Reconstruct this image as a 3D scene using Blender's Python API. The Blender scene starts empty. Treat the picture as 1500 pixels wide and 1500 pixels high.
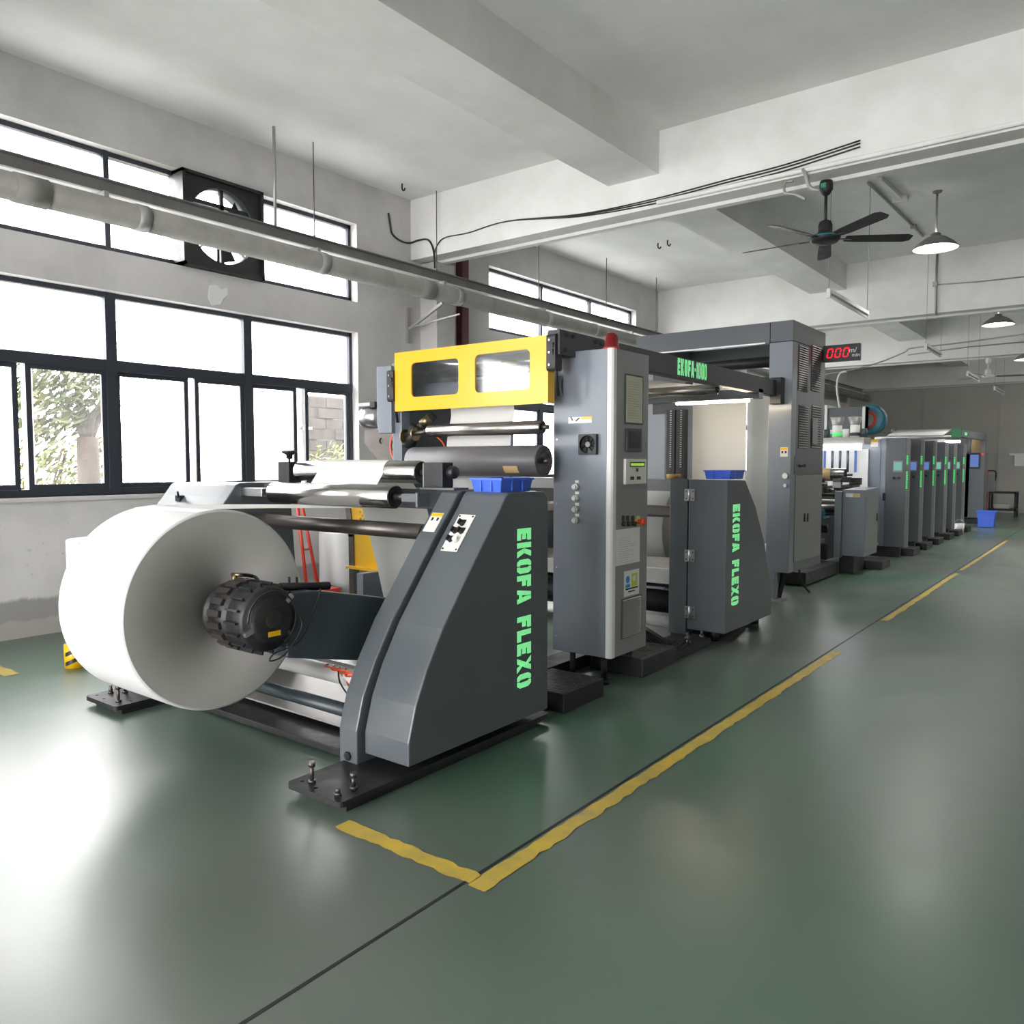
import bpy, bmesh, math, random
from mathutils import Vector, Matrix
random.seed(7)
sc = bpy.context.scene
COL = sc.collection
# ------------------------------------------------------------------ camera
HC = 1.5; FPX = 28.0/36.0*1500
PITCH = math.atan2(72, 1167); YAW = math.radians(37.587)
cam_d = bpy.data.cameras.new('camera'); cam_d.lens = 28; cam_d.sensor_width = 36
cam_d.clip_start = 0.05; cam_d.clip_end = 300
cam = bpy.data.objects.new('camera', cam_d); COL.objects.link(cam)
cam.location = (0, 0, HC); cam.rotation_euler = (math.pi/2 - PITCH, 0, YAW)
sc.camera = cam
# ------------------------------------------------------------------ world, exposure
W = bpy.data.worlds.new('overcast_sky'); sc.world = W; W.use_nodes = True
bg = W.node_tree.nodes['Background']
bg.inputs[0].default_value = (1.0, 0.985, 0.985, 1); bg.inputs[1].default_value = 17.0
sc.view_settings.view_transform = 'Standard'; sc.view_settings.look = 'None'
sc.view_settings.exposure = 0.0; sc.view_settings.gamma = 1.0
sc.view_settings.use_curve_mapping = False
def portal(loc, rot, sx, sy):
    l = bpy.data.lights.new('window_portal', 'AREA'); l.shape = 'RECTANGLE'; l.size = sx; l.size_y = sy
    l.cycles.is_portal = True
    o = bpy.data.objects.new('window_portal', l); COL.objects.link(o); o.location = loc; o.rotation_euler = rot
WINY = [-2.5, 4.41, 11.33, 18.25]          # window centres along the left wall
for yc in WINY:                                    # daylight through the left windows
    portal((-7.72, yc, 2.14), (0, -math.pi/2, 0), 1.9, 4.4)
    portal((-7.72, yc, 3.90), (0, -math.pi/2, 0), 0.95, 4.4)
portal((-2.5, -6.45, 2.0), (math.pi/2, 0, 0), 5.0, 4.0)   # open delivery door behind the camera
portal((6.8, 25.17, 3.90), (0, math.pi/2, 0), .93, 4.4)   # window in the right wall, far end

# ------------------------------------------------------------------ pixel -> point helper
_fw = Vector((-math.sin(YAW)*math.cos(PITCH), math.cos(YAW)*math.cos(PITCH), -math.sin(PITCH)))
_rt = Vector((math.cos(YAW), math.sin(YAW), 0)); _up = _rt.cross(_fw)
def P(u, v, x=None, y=None, z=None):
    d = _fw*FPX + _rt*(u-750) + _up*(750-v)
    if x is not None: t = x/d.x
    elif y is not None: t = y/d.y
    else: t = (z-HC)/d.z
    return Vector((0, 0, HC)) + d*t

# ------------------------------------------------------------------ mesh builder
class MB:
    def __init__(s): s.v = []; s.f = []; s.sm = []
    def add(s, vs, fs, sm=False):
        b = len(s.v); s.v += [tuple(p) for p in vs]
        for f in fs: s.f.append(tuple(i+b for i in f)); s.sm.append(sm)
        return s
    def box(s, x0, x1, y0, y1, z0, z1):
        if x0 > x1: x0, x1 = x1, x0
        if y0 > y1: y0, y1 = y1, y0
        if z0 > z1: z0, z1 = z1, z0
        vs = [(x0,y0,z0),(x1,y0,z0),(x1,y1,z0),(x0,y1,z0),(x0,y0,z1),(x1,y0,z1),(x1,y1,z1),(x0,y1,z1)]
        return s.add(vs, [(0,3,2,1),(4,5,6,7),(0,1,5,4),(1,2,6,5),(2,3,7,6),(3,0,4,7)])
    def obox(s, c, sz, M):
        c = Vector(c); h = [q/2 for q in sz]
        vs = []
        for dz in (-1,1):
            for dx, dy in ((-1,-1),(1,-1),(1,1),(-1,1)):
                vs.append(c + M @ Vector((dx*h[0], dy*h[1], dz*h[2])))
        return s.add(vs, [(0,3,2,1),(4,5,6,7),(0,1,5,4),(1,2,6,5),(2,3,7,6),(3,0,4,7)])
    def bar(s, p0, p1, w, h, up=(0,0,1)):
        p0 = Vector(p0); p1 = Vector(p1); d = (p1-p0); L = d.length; d.normalize()
        u = Vector(up)
        if abs(d.dot(u)) > .98: u = Vector((0,1,0))
        r = d.cross(u).normalized(); u = r.cross(d)
        M = Matrix((r, d, u)).transposed()
        return s.obox((p0+p1)/2, (w, L, h), M)
    def prism(s, prof, axis, a0, a1):
        n = len(prof)
        def pt(q, a):
            if axis == 'x': return (a, q[0], q[1])
            if axis == 'y': return (q[0], a, q[1])
            return (q[0], q[1], a)
        vs = [pt(q, a0) for q in prof] + [pt(q, a1) for q in prof]
        fs = [tuple(range(n))[::-1], tuple(range(n, 2*n))] + [(i, (i+1) % n, n+(i+1) % n, n+i) for i in range(n)]
        return s.add(vs, fs)
    def cyl(s, p0, p1, r, n=20, r1=None, caps=True):
        p0 = Vector(p0); p1 = Vector(p1); r1 = r if r1 is None else r1
        d = (p1-p0).normalized(); a = Vector((0,0,1)) if abs(d.z) < .9 else Vector((1,0,0))
        e = d.cross(a).normalized(); g = d.cross(e)
        vs = []
        for q, rr in ((p0, r), (p1, r1)):
            for i in range(n):
                t = 2*math.pi*i/n; vs.append(q + e*math.cos(t)*rr + g*math.sin(t)*rr)
        s.add(vs, [(i, (i+1) % n, n+(i+1) % n, n+i) for i in range(n)], True)
        if caps: s.add(vs, [tuple(range(n))[::-1], tuple(range(n, 2*n))])
        return s
    def lathe(s, prof, o, d, n=24):
        """prof: (radius, distance along d)"""
        o = Vector(o); d = Vector(d).normalized(); a = Vector((0,0,1)) if abs(d.z) < .9 else Vector((1,0,0))
        e = d.cross(a).normalized(); g = d.cross(e); m = len(prof)
        vs = [o + d*h + (e*math.cos(2*math.pi*i/n) + g*math.sin(2*math.pi*i/n))*max(r, 1e-4) for i in range(n) for r, h in prof]
        fs = [(i*m+k, ((i+1) % n)*m+k, ((i+1) % n)*m+k+1, i*m+k+1) for i in range(n) for k in range(m-1)]
        return s.add(vs, fs, True)
    def tube(s, pts, r, n=8):
        pts = [Vector(p) for p in pts]; vs = []
        prev = None
        for i, p in enumerate(pts):
            d = (pts[min(i+1, len(pts)-1)] - pts[max(i-1, 0)]).normalized()
            if prev is None:
                a = Vector((0,0,1)) if abs(d.z) < .9 else Vector((1,0,0)); e = d.cross(a).normalized()
            else: e = (prev - d*prev.dot(d)).normalized()
            prev = e; g = d.cross(e)
            rr = r[i] if isinstance(r, (list, tuple)) else r
            vs += [p + (e*math.cos(2*math.pi*k/n) + g*math.sin(2*math.pi*k/n))*rr for k in range(n)]
        m = len(pts)
        s.add(vs, [(i*n+k, i*n+(k+1) % n, (i+1)*n+(k+1) % n, (i+1)*n+k) for i in range(m-1) for k in range(n)], True)
        s.add(vs, [tuple(range(n))[::-1], tuple(range((m-1)*n, m*n))])
        return s
    def sheet(s, pts, a0, a1, th=0.004):
        """thin sheet: (y,z) path extruded along x"""
        n = len(pts); off = []
        for i in range(n):
            p = Vector(pts[max(i-1,0)]); q = Vector(pts[min(i+1,n-1)]); d = (q-p).normalized(); off.append((-d.y*th, d.x*th))
        prof = list(pts) + [(pts[i][0]+off[i][0], pts[i][1]+off[i][1]) for i in range(n-1, -1, -1)]
        vs = [(a0, q[0], q[1]) for q in prof] + [(a1, q[0], q[1]) for q in prof]; m = len(prof)
        s.add(vs, [(i, (i+1) % m, m+(i+1) % m, m+i) for i in range(m)], True)
        for i in range(n-1):
            s.add([vs[i], vs[i+1], vs[m-2-i], vs[m-1-i]], [(0,1,2,3)]); k = m
            s.add([vs[k+i], vs[k+i+1], vs[k+m-2-i], vs[k+m-1-i]], [(3,2,1,0)])
        return s
def smooth(pts, k=6):
    pts = [Vector(p) for p in pts]; out = []
    for i in range(len(pts)-1):
        p0 = pts[max(i-1,0)]; p1 = pts[i]; p2 = pts[i+1]; p3 = pts[min(i+2, len(pts)-1)]
        for j in range(k):
            t = j/k; out.append(.5*((2*p1)+(p2-p0)*t+(2*p0-5*p1+4*p2-p3)*t*t+(3*p1-p0-3*p2+p3)*t**3))
    return out + [pts[-1]]
def rrect(x0, y0, x1, y1, r, n=4):
    out = []
    for cx, cy, a in ((x1-r,y1-r,0),(x0+r,y1-r,90),(x0+r,y0+r,180),(x1-r,y0+r,270)):
        for i in range(n+1):
            t = math.radians(a+90*i/n); out.append((cx+r*math.cos(t), cy+r*math.sin(t)))
    return out
def circ(cx, cy, r, n=16): return [(cx+r*math.cos(2*math.pi*i/n), cy+r*math.sin(2*math.pi*i/n)) for i in range(n)]
def holed(loops, th, fn):
    """flat plate from 2-D loops (first outer, others holes), thickness th; fn maps (a,b,c) to a point"""
    cu = bpy.data.curves.new('tmp', 'CURVE'); cu.dimensions = '2D'; cu.fill_mode = 'BOTH'; cu.extrude = th/2
    for lp in loops:
        sp = cu.splines.new('POLY'); sp.points.add(len(lp)-1); sp.use_cyclic_u = True
        for p, q in zip(sp.points, lp): p.co = (q[0], q[1], 0, 1)
    o = bpy.data.objects.new('tmp', cu); me = o.to_mesh()
    mb = MB(); mb.add([fn(*v.co) for v in me.vertices], [tuple(p.vertices) for p in me.polygons])
    o.to_mesh_clear(); bpy.data.objects.remove(o); bpy.data.curves.remove(cu)
    return mb
LOC = {}
def wl(p):
    q = Vector((0,0,0))
    while p is not None: q += LOC.get(p.name, Vector((0,0,0))); p = p.parent
    return q
def tag(o, label, cat, group=None):
    o['label'] = label; o['category'] = cat
    if group: o['group'] = group
    return o
def thing(name, label, cat, loc, group=None):
    o = bpy.data.objects.new(name, None); COL.objects.link(o); o.empty_display_size = .1
    o.location = loc; LOC[o.name] = Vector(loc); return tag(o, label, cat, group)
def obj(name, mb, m, parent=None, bevel=0, seg=2, label=None, kind=None, fix=True):
    off = wl(parent)
    me = bpy.data.meshes.new(name)
    me.from_pydata([(v[0]-off.x, v[1]-off.y, v[2]-off.z) for v in mb.v], [], mb.f)
    me.polygons.foreach_set('use_smooth', mb.sm)
    if fix:
        bm = bmesh.new(); bm.from_mesh(me); bmesh.ops.remove_doubles(bm, verts=bm.verts, dist=1e-5)
        bmesh.ops.recalc_face_normals(bm, faces=bm.faces); bm.to_mesh(me); bm.free()
    me.materials.append(m)
    o = bpy.data.objects.new(name, me); COL.objects.link(o); o.parent = parent
    if bevel:
        md = o.modifiers.new('bevel', 'BEVEL'); md.width = bevel; md.segments = seg; md.limit_method = 'ANGLE'; md.angle_limit = .7
    if label: o['label'] = label
    if kind: o['kind'] = kind
    return o
def one(name, mb, m, label, cat, group=None, bevel=0):
    return tag(obj(name, mb, m, None, bevel), label, cat, group)
def struct(name, mb, m, parent=None, bevel=0, label=None):
    return obj(name, mb, m, parent, bevel, kind=None if parent else 'structure', label=label)
def copy_tree(o, parent=None):
    c = o.copy(); COL.objects.link(c); c.parent = parent
    for ch in list(o.children): copy_tree(ch, c)
    return c
# ------------------------------------------------------------------ materials
def mat(name, col, rough=.5, metal=0., col2=None, nscale=4., nmix=.5, bump=0., bscale=60., rvar=0., emit=0., ecol=None, coat=0., aniso=None, stretch=None, spec=.5, trans=0.):
    m = bpy.data.materials.new(name); m.use_nodes = True; nt = m.node_tree; N = nt.nodes; L = nt.links
    b = N['Principled BSDF']
    b.inputs['Base Color'].default_value = (*col, 1); b.inputs['Roughness'].default_value = rough; b.inputs['Metallic'].default_value = metal
    b.inputs['Specular IOR Level'].default_value = spec
    if coat: b.inputs['Coat Weight'].default_value = coat; b.inputs['Coat Roughness'].default_value = .12
    if trans: b.inputs['Transmission Weight'].default_value = trans
    if emit: b.inputs['Emission Color'].default_value = (*(ecol or col), 1); b.inputs['Emission Strength'].default_value = emit
    if col2 or bump or rvar:
        g = N.new('ShaderNodeNewGeometry'); mp = N.new('ShaderNodeMapping'); L.new(g.outputs['Position'], mp.inputs['Vector'])
        if stretch: mp.inputs['Scale'].default_value = stretch
    if col2 or rvar:
        n = N.new('ShaderNodeTexNoise'); n.inputs['Scale'].default_value = nscale; n.inputs['Detail'].default_value = 6; n.inputs['Roughness'].default_value = .62
        L.new(mp.outputs[0], n.inputs['Vector'])
        r = N.new('ShaderNodeMapRange'); r.inputs[1].default_value = .5-.2*(1.0-nmix)-.02; r.inputs[2].default_value = .75; L.new(n.outputs[0], r.inputs[0])
        if col2:
            mx = N.new('ShaderNodeMix'); mx.data_type = 'RGBA'; mx.inputs[6].default_value = (*col, 1); mx.inputs[7].default_value = (*col2, 1)
            L.new(r.outputs[0], mx.inputs[0]); L.new(mx.outputs[2], b.inputs['Base Color'])
        if rvar:
            q = N.new('ShaderNodeMapRange'); q.inputs[3].default_value = rough; q.inputs[4].default_value = rough+rvar
            L.new(r.outputs[0], q.inputs[0]); L.new(q.outputs[0], b.inputs['Roughness'])
    if bump:
        n2 = N.new('ShaderNodeTexNoise'); n2.inputs['Scale'].default_value = bscale; n2.inputs['Detail'].default_value = 4; L.new(mp.outputs[0], n2.inputs['Vector'])
        bp = N.new('ShaderNodeBump'); bp.inputs['Strength'].default_value = bump; bp.inputs['Distance'].default_value = .01
        L.new(n2.outputs[0], bp.inputs['Height']); L.new(bp.outputs[0], b.inputs['Normal'])
    return m
def emat(name, col, s):
    m = bpy.data.materials.new(name); m.use_nodes = True; nt = m.node_tree; nt.nodes.clear()
    e = nt.nodes.new('ShaderNodeEmission'); e.inputs[0].default_value = (*col, 1); e.inputs[1].default_value = s
    o = nt.nodes.new('ShaderNodeOutputMaterial'); nt.links.new(e.outputs[0], o.inputs[0]); return m
def glassmat(name, haze, col=(.9,.93,.95), tint=(1,1,1), nscale=3.0, lo=.3, hi=.8, gloss=.06):
    """thin window glass: clear part, dust film that scatters daylight, a little reflection"""
    m = bpy.data.materials.new(name); m.use_nodes = True; nt = m.node_tree; N = nt.nodes; L = nt.links; N.clear()
    tr = N.new('ShaderNodeBsdfTransparent'); tr.inputs[0].default_value = (*tint, 1)
    tl = N.new('ShaderNodeBsdfTranslucent'); tl.inputs[0].default_value = (*col, 1)
    gl = N.new('ShaderNodeBsdfGlossy'); gl.inputs['Roughness'].default_value = .05
    g = N.new('ShaderNodeNewGeometry'); n = N.new('ShaderNodeTexNoise'); n.inputs['Scale'].default_value = nscale; n.inputs['Detail'].default_value = 5
    L.new(g.outputs['Position'], n.inputs['Vector'])
    r = N.new('ShaderNodeMapRange'); r.inputs[1].default_value = lo; r.inputs[2].default_value = hi; r.inputs[3].default_value = haze*.6; r.inputs[4].default_value = min(1, haze*1.3)
    L.new(n.outputs[0], r.inputs[0])
    m1 = N.new('ShaderNodeMixShader'); L.new(r.outputs[0], m1.inputs[0]); L.new(tr.outputs[0], m1.inputs[1]); L.new(tl.outputs[0], m1.inputs[2])
    m2 = N.new('ShaderNodeMixShader'); m2.inputs[0].default_value = gloss; L.new(m1.outputs[0], m2.inputs[1]); L.new(gl.outputs[0], m2.inputs[2])
    o = N.new('ShaderNodeOutputMaterial'); L.new(m2.outputs[0], o.inputs[0]); return m

def floor_material():
    m = bpy.data.materials.new('green_floor_paint'); m.use_nodes = True; nt = m.node_tree; N = nt.nodes; L = nt.links; b = N['Principled BSDF']
    g = N.new('ShaderNodeNewGeometry')
    def noise(sc_, det=6, rough=.6):
        n = N.new('ShaderNodeTexNoise'); n.inputs['Scale'].default_value = sc_; n.inputs['Detail'].default_value = det; n.inputs['Roughness'].default_value = rough
        L.new(g.outputs['Position'], n.inputs['Vector']); return n
    def rng(src, a, c, lo=0, hi=1):
        r = N.new('ShaderNodeMapRange'); r.inputs[1].default_value = a; r.inputs[2].default_value = c; r.inputs[3].default_value = lo; r.inputs[4].default_value = hi
        L.new(src, r.inputs[0]); return r.outputs[0]
    def mix(f, a, c):
        x = N.new('ShaderNodeMix'); x.data_type = 'RGBA'; L.new(f, x.inputs[0])
        for k, q in ((6, a), (7, c)):
            if isinstance(q, tuple): x.inputs[k].default_value = (*q, 1)
            else: L.new(q, x.inputs[k])
        return x.outputs[2]
    big = noise(.40, 1, .4); mid = noise(1.5, 4, .55); fine = noise(24, 6, .7)
    c = mix(rng(big.outputs[0], .36, .64), (.048, .122, .074), (.100, .118, .098))
    c = mix(rng(mid.outputs[0], .35, .75, 0, .6), c, (.12, .15, .13))
    c = mix(rng(fine.outputs[0], .64, .8, 0, .3), c, (.04, .06, .05))
    vo = N.new('ShaderNodeTexVoronoi'); vo.feature = 'DISTANCE_TO_EDGE'; vo.inputs['Scale'].default_value = .8
    wv = noise(3, 5); ad = N.new('ShaderNodeVectorMath'); ad.operation = 'ADD'; L.new(g.outputs['Position'], ad.inputs[0])
    sca = N.new('ShaderNodeVectorMath'); sca.operation = 'SCALE'; sca.inputs[3].default_value = .12; L.new(wv.outputs[1], sca.inputs[0]); L.new(sca.outputs[0], ad.inputs[1]); L.new(ad.outputs[0], vo.inputs['Vector'])
    crack = rng(vo.outputs[0], .0, .004, .5, 0); 
    msk = N.new('ShaderNodeMath'); msk.operation = 'MULTIPLY'; L.new(crack, msk.inputs[0]); L.new(rng(noise(1.1, 3).outputs[0], .56, .68), msk.inputs[1])
    c = mix(msk.outputs[0], c, (.035, .04, .035))
    L.new(c, b.inputs['Base Color'])
    L.new(rng(mid.outputs[0], .25, .8, .29, .38), b.inputs['Roughness'])
    b.inputs['Specular IOR Level'].default_value = 1.0
    b.inputs['Coat Weight'].default_value = .2; b.inputs['Coat Roughness'].default_value = .3
    bp = N.new('ShaderNodeBump'); bp.inputs['Strength'].default_value = .06; bp.inputs['Distance'].default_value = .02
    L.new(noise(4, 2).outputs[0], bp.inputs['Height']); L.new(bp.outputs[0], b.inputs['Normal'])
    return m
def wall_material():
    m = bpy.data.materials.new('stained_plaster'); m.use_nodes = True; nt = m.node_tree; N = nt.nodes; L = nt.links; b = N['Principled BSDF']
    g = N.new('ShaderNodeNewGeometry'); sp = N.new('ShaderNodeSeparateXYZ'); L.new(g.outputs['Position'], sp.inputs[0])
    def noise(sc_, det=6, rough=.6):
        n = N.new('ShaderNodeTexNoise'); n.inputs['Scale'].default_value = sc_; n.inputs['Detail'].default_value = det; n.inputs['Roughness'].default_value = rough
        L.new(g.outputs['Position'], n.inputs['Vector']); return n.outputs[0]
    def rng(src, a, c, lo=0, hi=1):
        r = N.new('ShaderNodeMapRange'); r.inputs[1].default_value = a; r.inputs[2].default_value = c; r.inputs[3].default_value = lo; r.inputs[4].default_value = hi
        L.new(src, r.inputs[0]); return r.outputs[0]
    def mix(f, a, c):
        x = N.new('ShaderNodeMix'); x.data_type = 'RGBA'; L.new(f, x.inputs[0])
        for k, q in ((6, a), (7, c)):
            if isinstance(q, tuple): x.inputs[k].default_value = (*q, 1)
            else: L.new(q, x.inputs[k])
        return x.outputs[2]
    c = mix(rng(noise(1.3), .42, .68), (.60, .585, .575), (.49, .48, .47))
    c = mix(rng(noise(7, 8, .75), .62, .72, 0, .55), c, (.36, .35, .335))
    # cement dado band with a ragged upper edge
    ed = N.new('ShaderNodeMath'); ed.operation = 'MULTIPLY_ADD'; ed.inputs[1].default_value = .12; L.new(noise(6, 6, .7), ed.inputs[0]); L.new(sp.outputs[2], ed.inputs[2])
    c = mix(rng(ed.outputs[0], .40, .37), c, (.30, .29, .28))
    c = mix(rng(ed.outputs[0], .22, .20), c, (.38, .36, .34))
    ml = N.new('ShaderNodeMath'); ml.operation = 'MULTIPLY'; L.new(rng(noise(11, 8, .8), .60, .66, 0, .75), ml.inputs[0]); L.new(rng(sp.outputs[2], 1.15, .7), ml.inputs[1])
    c = mix(ml.outputs[0], c, (.20, .195, .19))
    L.new(c, b.inputs['Base Color']); b.inputs['Roughness'].default_value = .85
    bp = N.new('ShaderNodeBump'); bp.inputs['Strength'].default_value = .15; bp.inputs['Distance'].default_value = .01
    L.new(noise(14), bp.inputs['Height']); L.new(bp.outputs[0], b.inputs['Normal'])
    return m
M = {}
M['floor'] = floor_material()
M['wall'] = wall_material()
M['ceil'] = mat('ceiling_whitewash', (.84,.835,.82), .9, col2=(.72,.71,.69), nscale=.9, bump=.1, bscale=20)
M['beam'] = mat('beam_whitewash', (.82,.815,.80), .9, col2=(.70,.69,.66), nscale=1.4, bump=.12, bscale=16)
M['backwall'] = mat('grey_panel_wall', (.46,.44,.40), .7, col2=(.40,.38,.35), nscale=.7)
M['alu'] = mat('dark_window_frame', (.035,.042,.055), .4, .2)
M['grey'] = mat('machine_grey_paint', (.088,.100,.110), .33, col2=(.095,.107,.117), nscale=2.5, rvar=.04, coat=.1)
M['greyl'] = mat('light_machine_grey', (.23,.235,.235), .38, col2=(.20,.205,.205), nscale=1.5)
M['blue'] = mat('blue_grey_paint', (.20,.225,.265), .30, col2=(.175,.195,.23), nscale=2.0, rvar=.08, coat=.2)
M['dark'] = mat('dark_blue_grey_steel', (.040,.055,.066), .38, col2=(.05,.066,.078), nscale=3)
M['black'] = mat('black_oiled_steel', (.018,.019,.022), .42, .3, col2=(.035,.034,.033), nscale=9, rvar=.2)
M['beamg'] = mat('dark_beam_paint', (.050,.055,.060), .5)
M['blackp'] = mat('black_plastic', (.015,.016,.018), .4)
M['iron'] = mat('worn_brown_steel', (.10,.088,.082), .33, .75, col2=(.16,.14,.13), nscale=8, stretch=(.3,1,1), rvar=.15)
M['chrome'] = mat('polished_roller_steel', (.46,.445,.43), .17, 1., rvar=.08, nscale=40, stretch=(.05,1,1))
M['chromed'] = mat('worn_roller_steel', (.38,.35,.33), .25, 1., rvar=.1, nscale=30, stretch=(.05,1,1))
M['steel'] = mat('bare_steel', (.55,.55,.56), .3, 1.)
M['galv'] = mat('galvanised_steel', (.42,.41,.40), .5, .5, col2=(.33,.32,.30), nscale=3)
M['rubber'] = mat('grey_rubber', (.12,.115,.125), .42, col2=(.145,.14,.15), nscale=1.2)
M['paper'] = mat('white_paper', (.67,.67,.665), .75)
def sheet_material():
    m = bpy.data.materials.new('thin_white_paper'); m.use_nodes = True; nt = m.node_tree; N = nt.nodes; b = N['Principled BSDF']
    b.inputs['Base Color'].default_value = (.90,.90,.89,1); b.inputs['Roughness'].default_value = .8
    t = N.new('ShaderNodeBsdfTranslucent'); t.inputs[0].default_value = (.93,.93,.91,1)
    x = N.new('ShaderNodeMixShader'); x.inputs[0].default_value = .4
    nt.links.new(b.outputs[0], x.inputs[1]); nt.links.new(t.outputs[0], x.inputs[2]); nt.links.new(x.outputs[0], N['Material Output'].inputs[0]); return m
M['sheet'] = sheet_material()
M['papere'] = mat('paper_roll_edge', (.52,.505,.475), .8, col2=(.49,.475,.445), nscale=2)
M['yellow'] = mat('safety_yellow_paint', (.88,.50,.005), .3, coat=.3)
M['yline'] = mat('yellow_floor_paint', (.62,.42,.05), .45, col2=(.36,.30,.09), nscale=7, nmix=.4)
M['green'] = mat('green_film_added_glow', (.22,.90,.32), .4, emit=.62, ecol=(.22,.82,.32))  # emission added to brighten the letters; the reflective film is no light source
M['greend'] = mat('green_marking_added_glow', (.10,.75,.22), .4, emit=.55, ecol=(.06,.72,.16))  # glow added to the small green marks and bands, which hold no lamps
M['white'] = mat('white_enamel', (.75,.75,.73), .4)
M['cream'] = mat('cream_sticker', (.72,.71,.66), .5)
M['red'] = mat('red_lens', (.17,.008,.012), .2)
M['redp'] = mat('red_paint', (.55,.045,.02), .4)
M['maroon'] = mat('maroon_pipe_paint', (.115,.03,.035), .5)
M['bin'] = mat('blue_plastic', (.055,.14,.70), .35, trans=.0)
M['tape'] = mat('masking_tape', (.55,.36,.13), .6)
M['brass'] = mat('brass', (.26,.21,.12), .4, 1.)
M['teal'] = mat('teal_paint', (.03,.16,.22), .35)
M['pipe'] = mat('dusty_grey_plastic', (.27,.26,.24), .6, col2=(.20,.19,.18), nscale=5)
M['orange'] = mat('orange_hose', (.75,.10,.02), .4)
M['screen'] = mat('dark_screen', (.02,.025,.03), .12)
M['lcd'] = emat('green_lcd', (.45,.80,.10), .75)
M['scr_teal'] = emat('teal_screen', (.28,.62,.52), .75)
M['scr_blue'] = emat('blue_screen', (.16,.26,.62), .8)
M['led'] = emat('red_led', (1.0,.02,.03), 1.6)
M['lampw'] = emat('lamp_glow', (1,.98,.95), 30.0)
M['tubew'] = emat('warm_tube_light', (1,.84,.62), 75.0)
M['tubec'] = emat('cool_tube_light', (.95,.95,1.0), 14.0)
M['kraft'] = mat('kraft_sleeve', (.60,.42,.20), .5)
M['pane_hazy'] = glassmat('dusty_window_glass', .30)
M['pane_clear'] = glassmat('clear_window_glass', .012)
M['acryl'] = glassmat('scratched_acrylic', .08, col=(.7,.75,.8), tint=(.92,.94,.97), nscale=5, gloss=.08)
# ================================================================== THE ROOM
XW = -7.45; ZC = 4.88; XE = 6.5; Y0 = -6.2; Y1 = 28.3
struct('floor', MB().box(-7.72, XE+.3, Y0-.3, Y1+.3, -.2, 0), M['floor'])
struct('ceiling', MB().box(-7.72, XE+.3, Y0-.3, Y1+.3, ZC, ZC+.2), M['ceil'])
wmb = MB(); ys = [Y0-.3]
for yc in WINY: ys += [yc-2.2, yc+2.2]
ys.append(Y1+.3)
for i in range(0, len(ys), 2): wmb.box(XW-.27, XW, ys[i], ys[i+1], 0, ZC)
for yc in WINY:
    for z0, z1 in ((0, 1.20), (3.08, 3.44), (4.37, ZC)): wmb.box(XW-.27, XW, yc-2.2, yc+2.2, z0, z1)
struct('wall_left', wmb, M['wall'])
rw = MB(); ys = [Y0-.3, 22.97, 27.37, Y1+.3]
for i in (0, 2): rw.box(XE, XE+.27, ys[i], ys[i+1], 0, ZC)
for i in (1,): rw.box(XE, XE+.27, ys[i], ys[i+1], 0, 3.44).box(XE, XE+.27, ys[i], ys[i+1], 4.37, ZC)
struct('wall_right', rw, M['wall'])
struct('wall_back', MB().box(XW, XE, Y1, Y1+.27, 0, ZC), M['backwall'])
fm = MB().box(XW, -5, Y0-.27, Y0, 0, ZC).box(0, XE, Y0-.27, Y0, 0, ZC).box(-5, 0, Y0-.27, Y0, 4.0, ZC)
struct('wall_front', fm, M['wall'])
for i, x in enumerate((-5.2, -3.1, -.6, 1.7)):       # cover strips between the grey wall panels
    struct('trim_%d' % (i+1), MB().box(x-.02, x+.02, Y1-.012, Y1, 0.1, 3.9), M['backwall'])
struct('baseboard_back', MB().box(XW, XE, Y1-.02, Y1, 0, .1), M['galv'])
for y0, y1, zb in ((.63, 1.0, 4.12), (7.53, 7.90, 4.12), (14.42, 14.80, 3.90), (21.3, 21.7, 3.95), (27.9, 28.3, 3.9)):
    b = MB().prism([(y0, ZC), (y1, ZC), (y1, zb), (y1-.03, zb-.03), (y1-.12, zb-.03), (y1-.14, zb), (y0, zb)], 'x', XW, XE)
    struct('ceiling_beam', b, M['beam'])
segs = [(Y0, .63), (1.0, 7.53), (7.9, 14.42), (14.8, 21.3), (21.7, 27.9)]
for xa in (-4.5, -.2, 3.6):
    for a, c in segs:
        if xa > -4 : 
            if c < 9: continue
        struct('ceiling_beam', MB().box(xa, xa+.6, a, c, 4.45 if xa < -4 else 4.6, ZC), M['beam'])
for yc in (.82, 7.85, 14.72, 21.6):
    struct('wall_column', MB().box(XW, XW+.3, yc-.16, yc+.2, 0, 4.1 if yc < 10 else 3.9), M['wall'], bevel=.01)
# patch of flaked paint on the band between the windows
c = P(320, 432, x=XW)
pt = [(-.10,.08),(-.02,.10),(.03,.06),(.10,.09),(.11,.02),(.05,-.03),(.02,-.09),(-.08,-.12),(-.12,-.04)]
struct('plaster_patch', MB().prism([(c.y+a, c.z+b) for a, b in pt], 'x', XW, XW+.004), M['white'])
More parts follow.
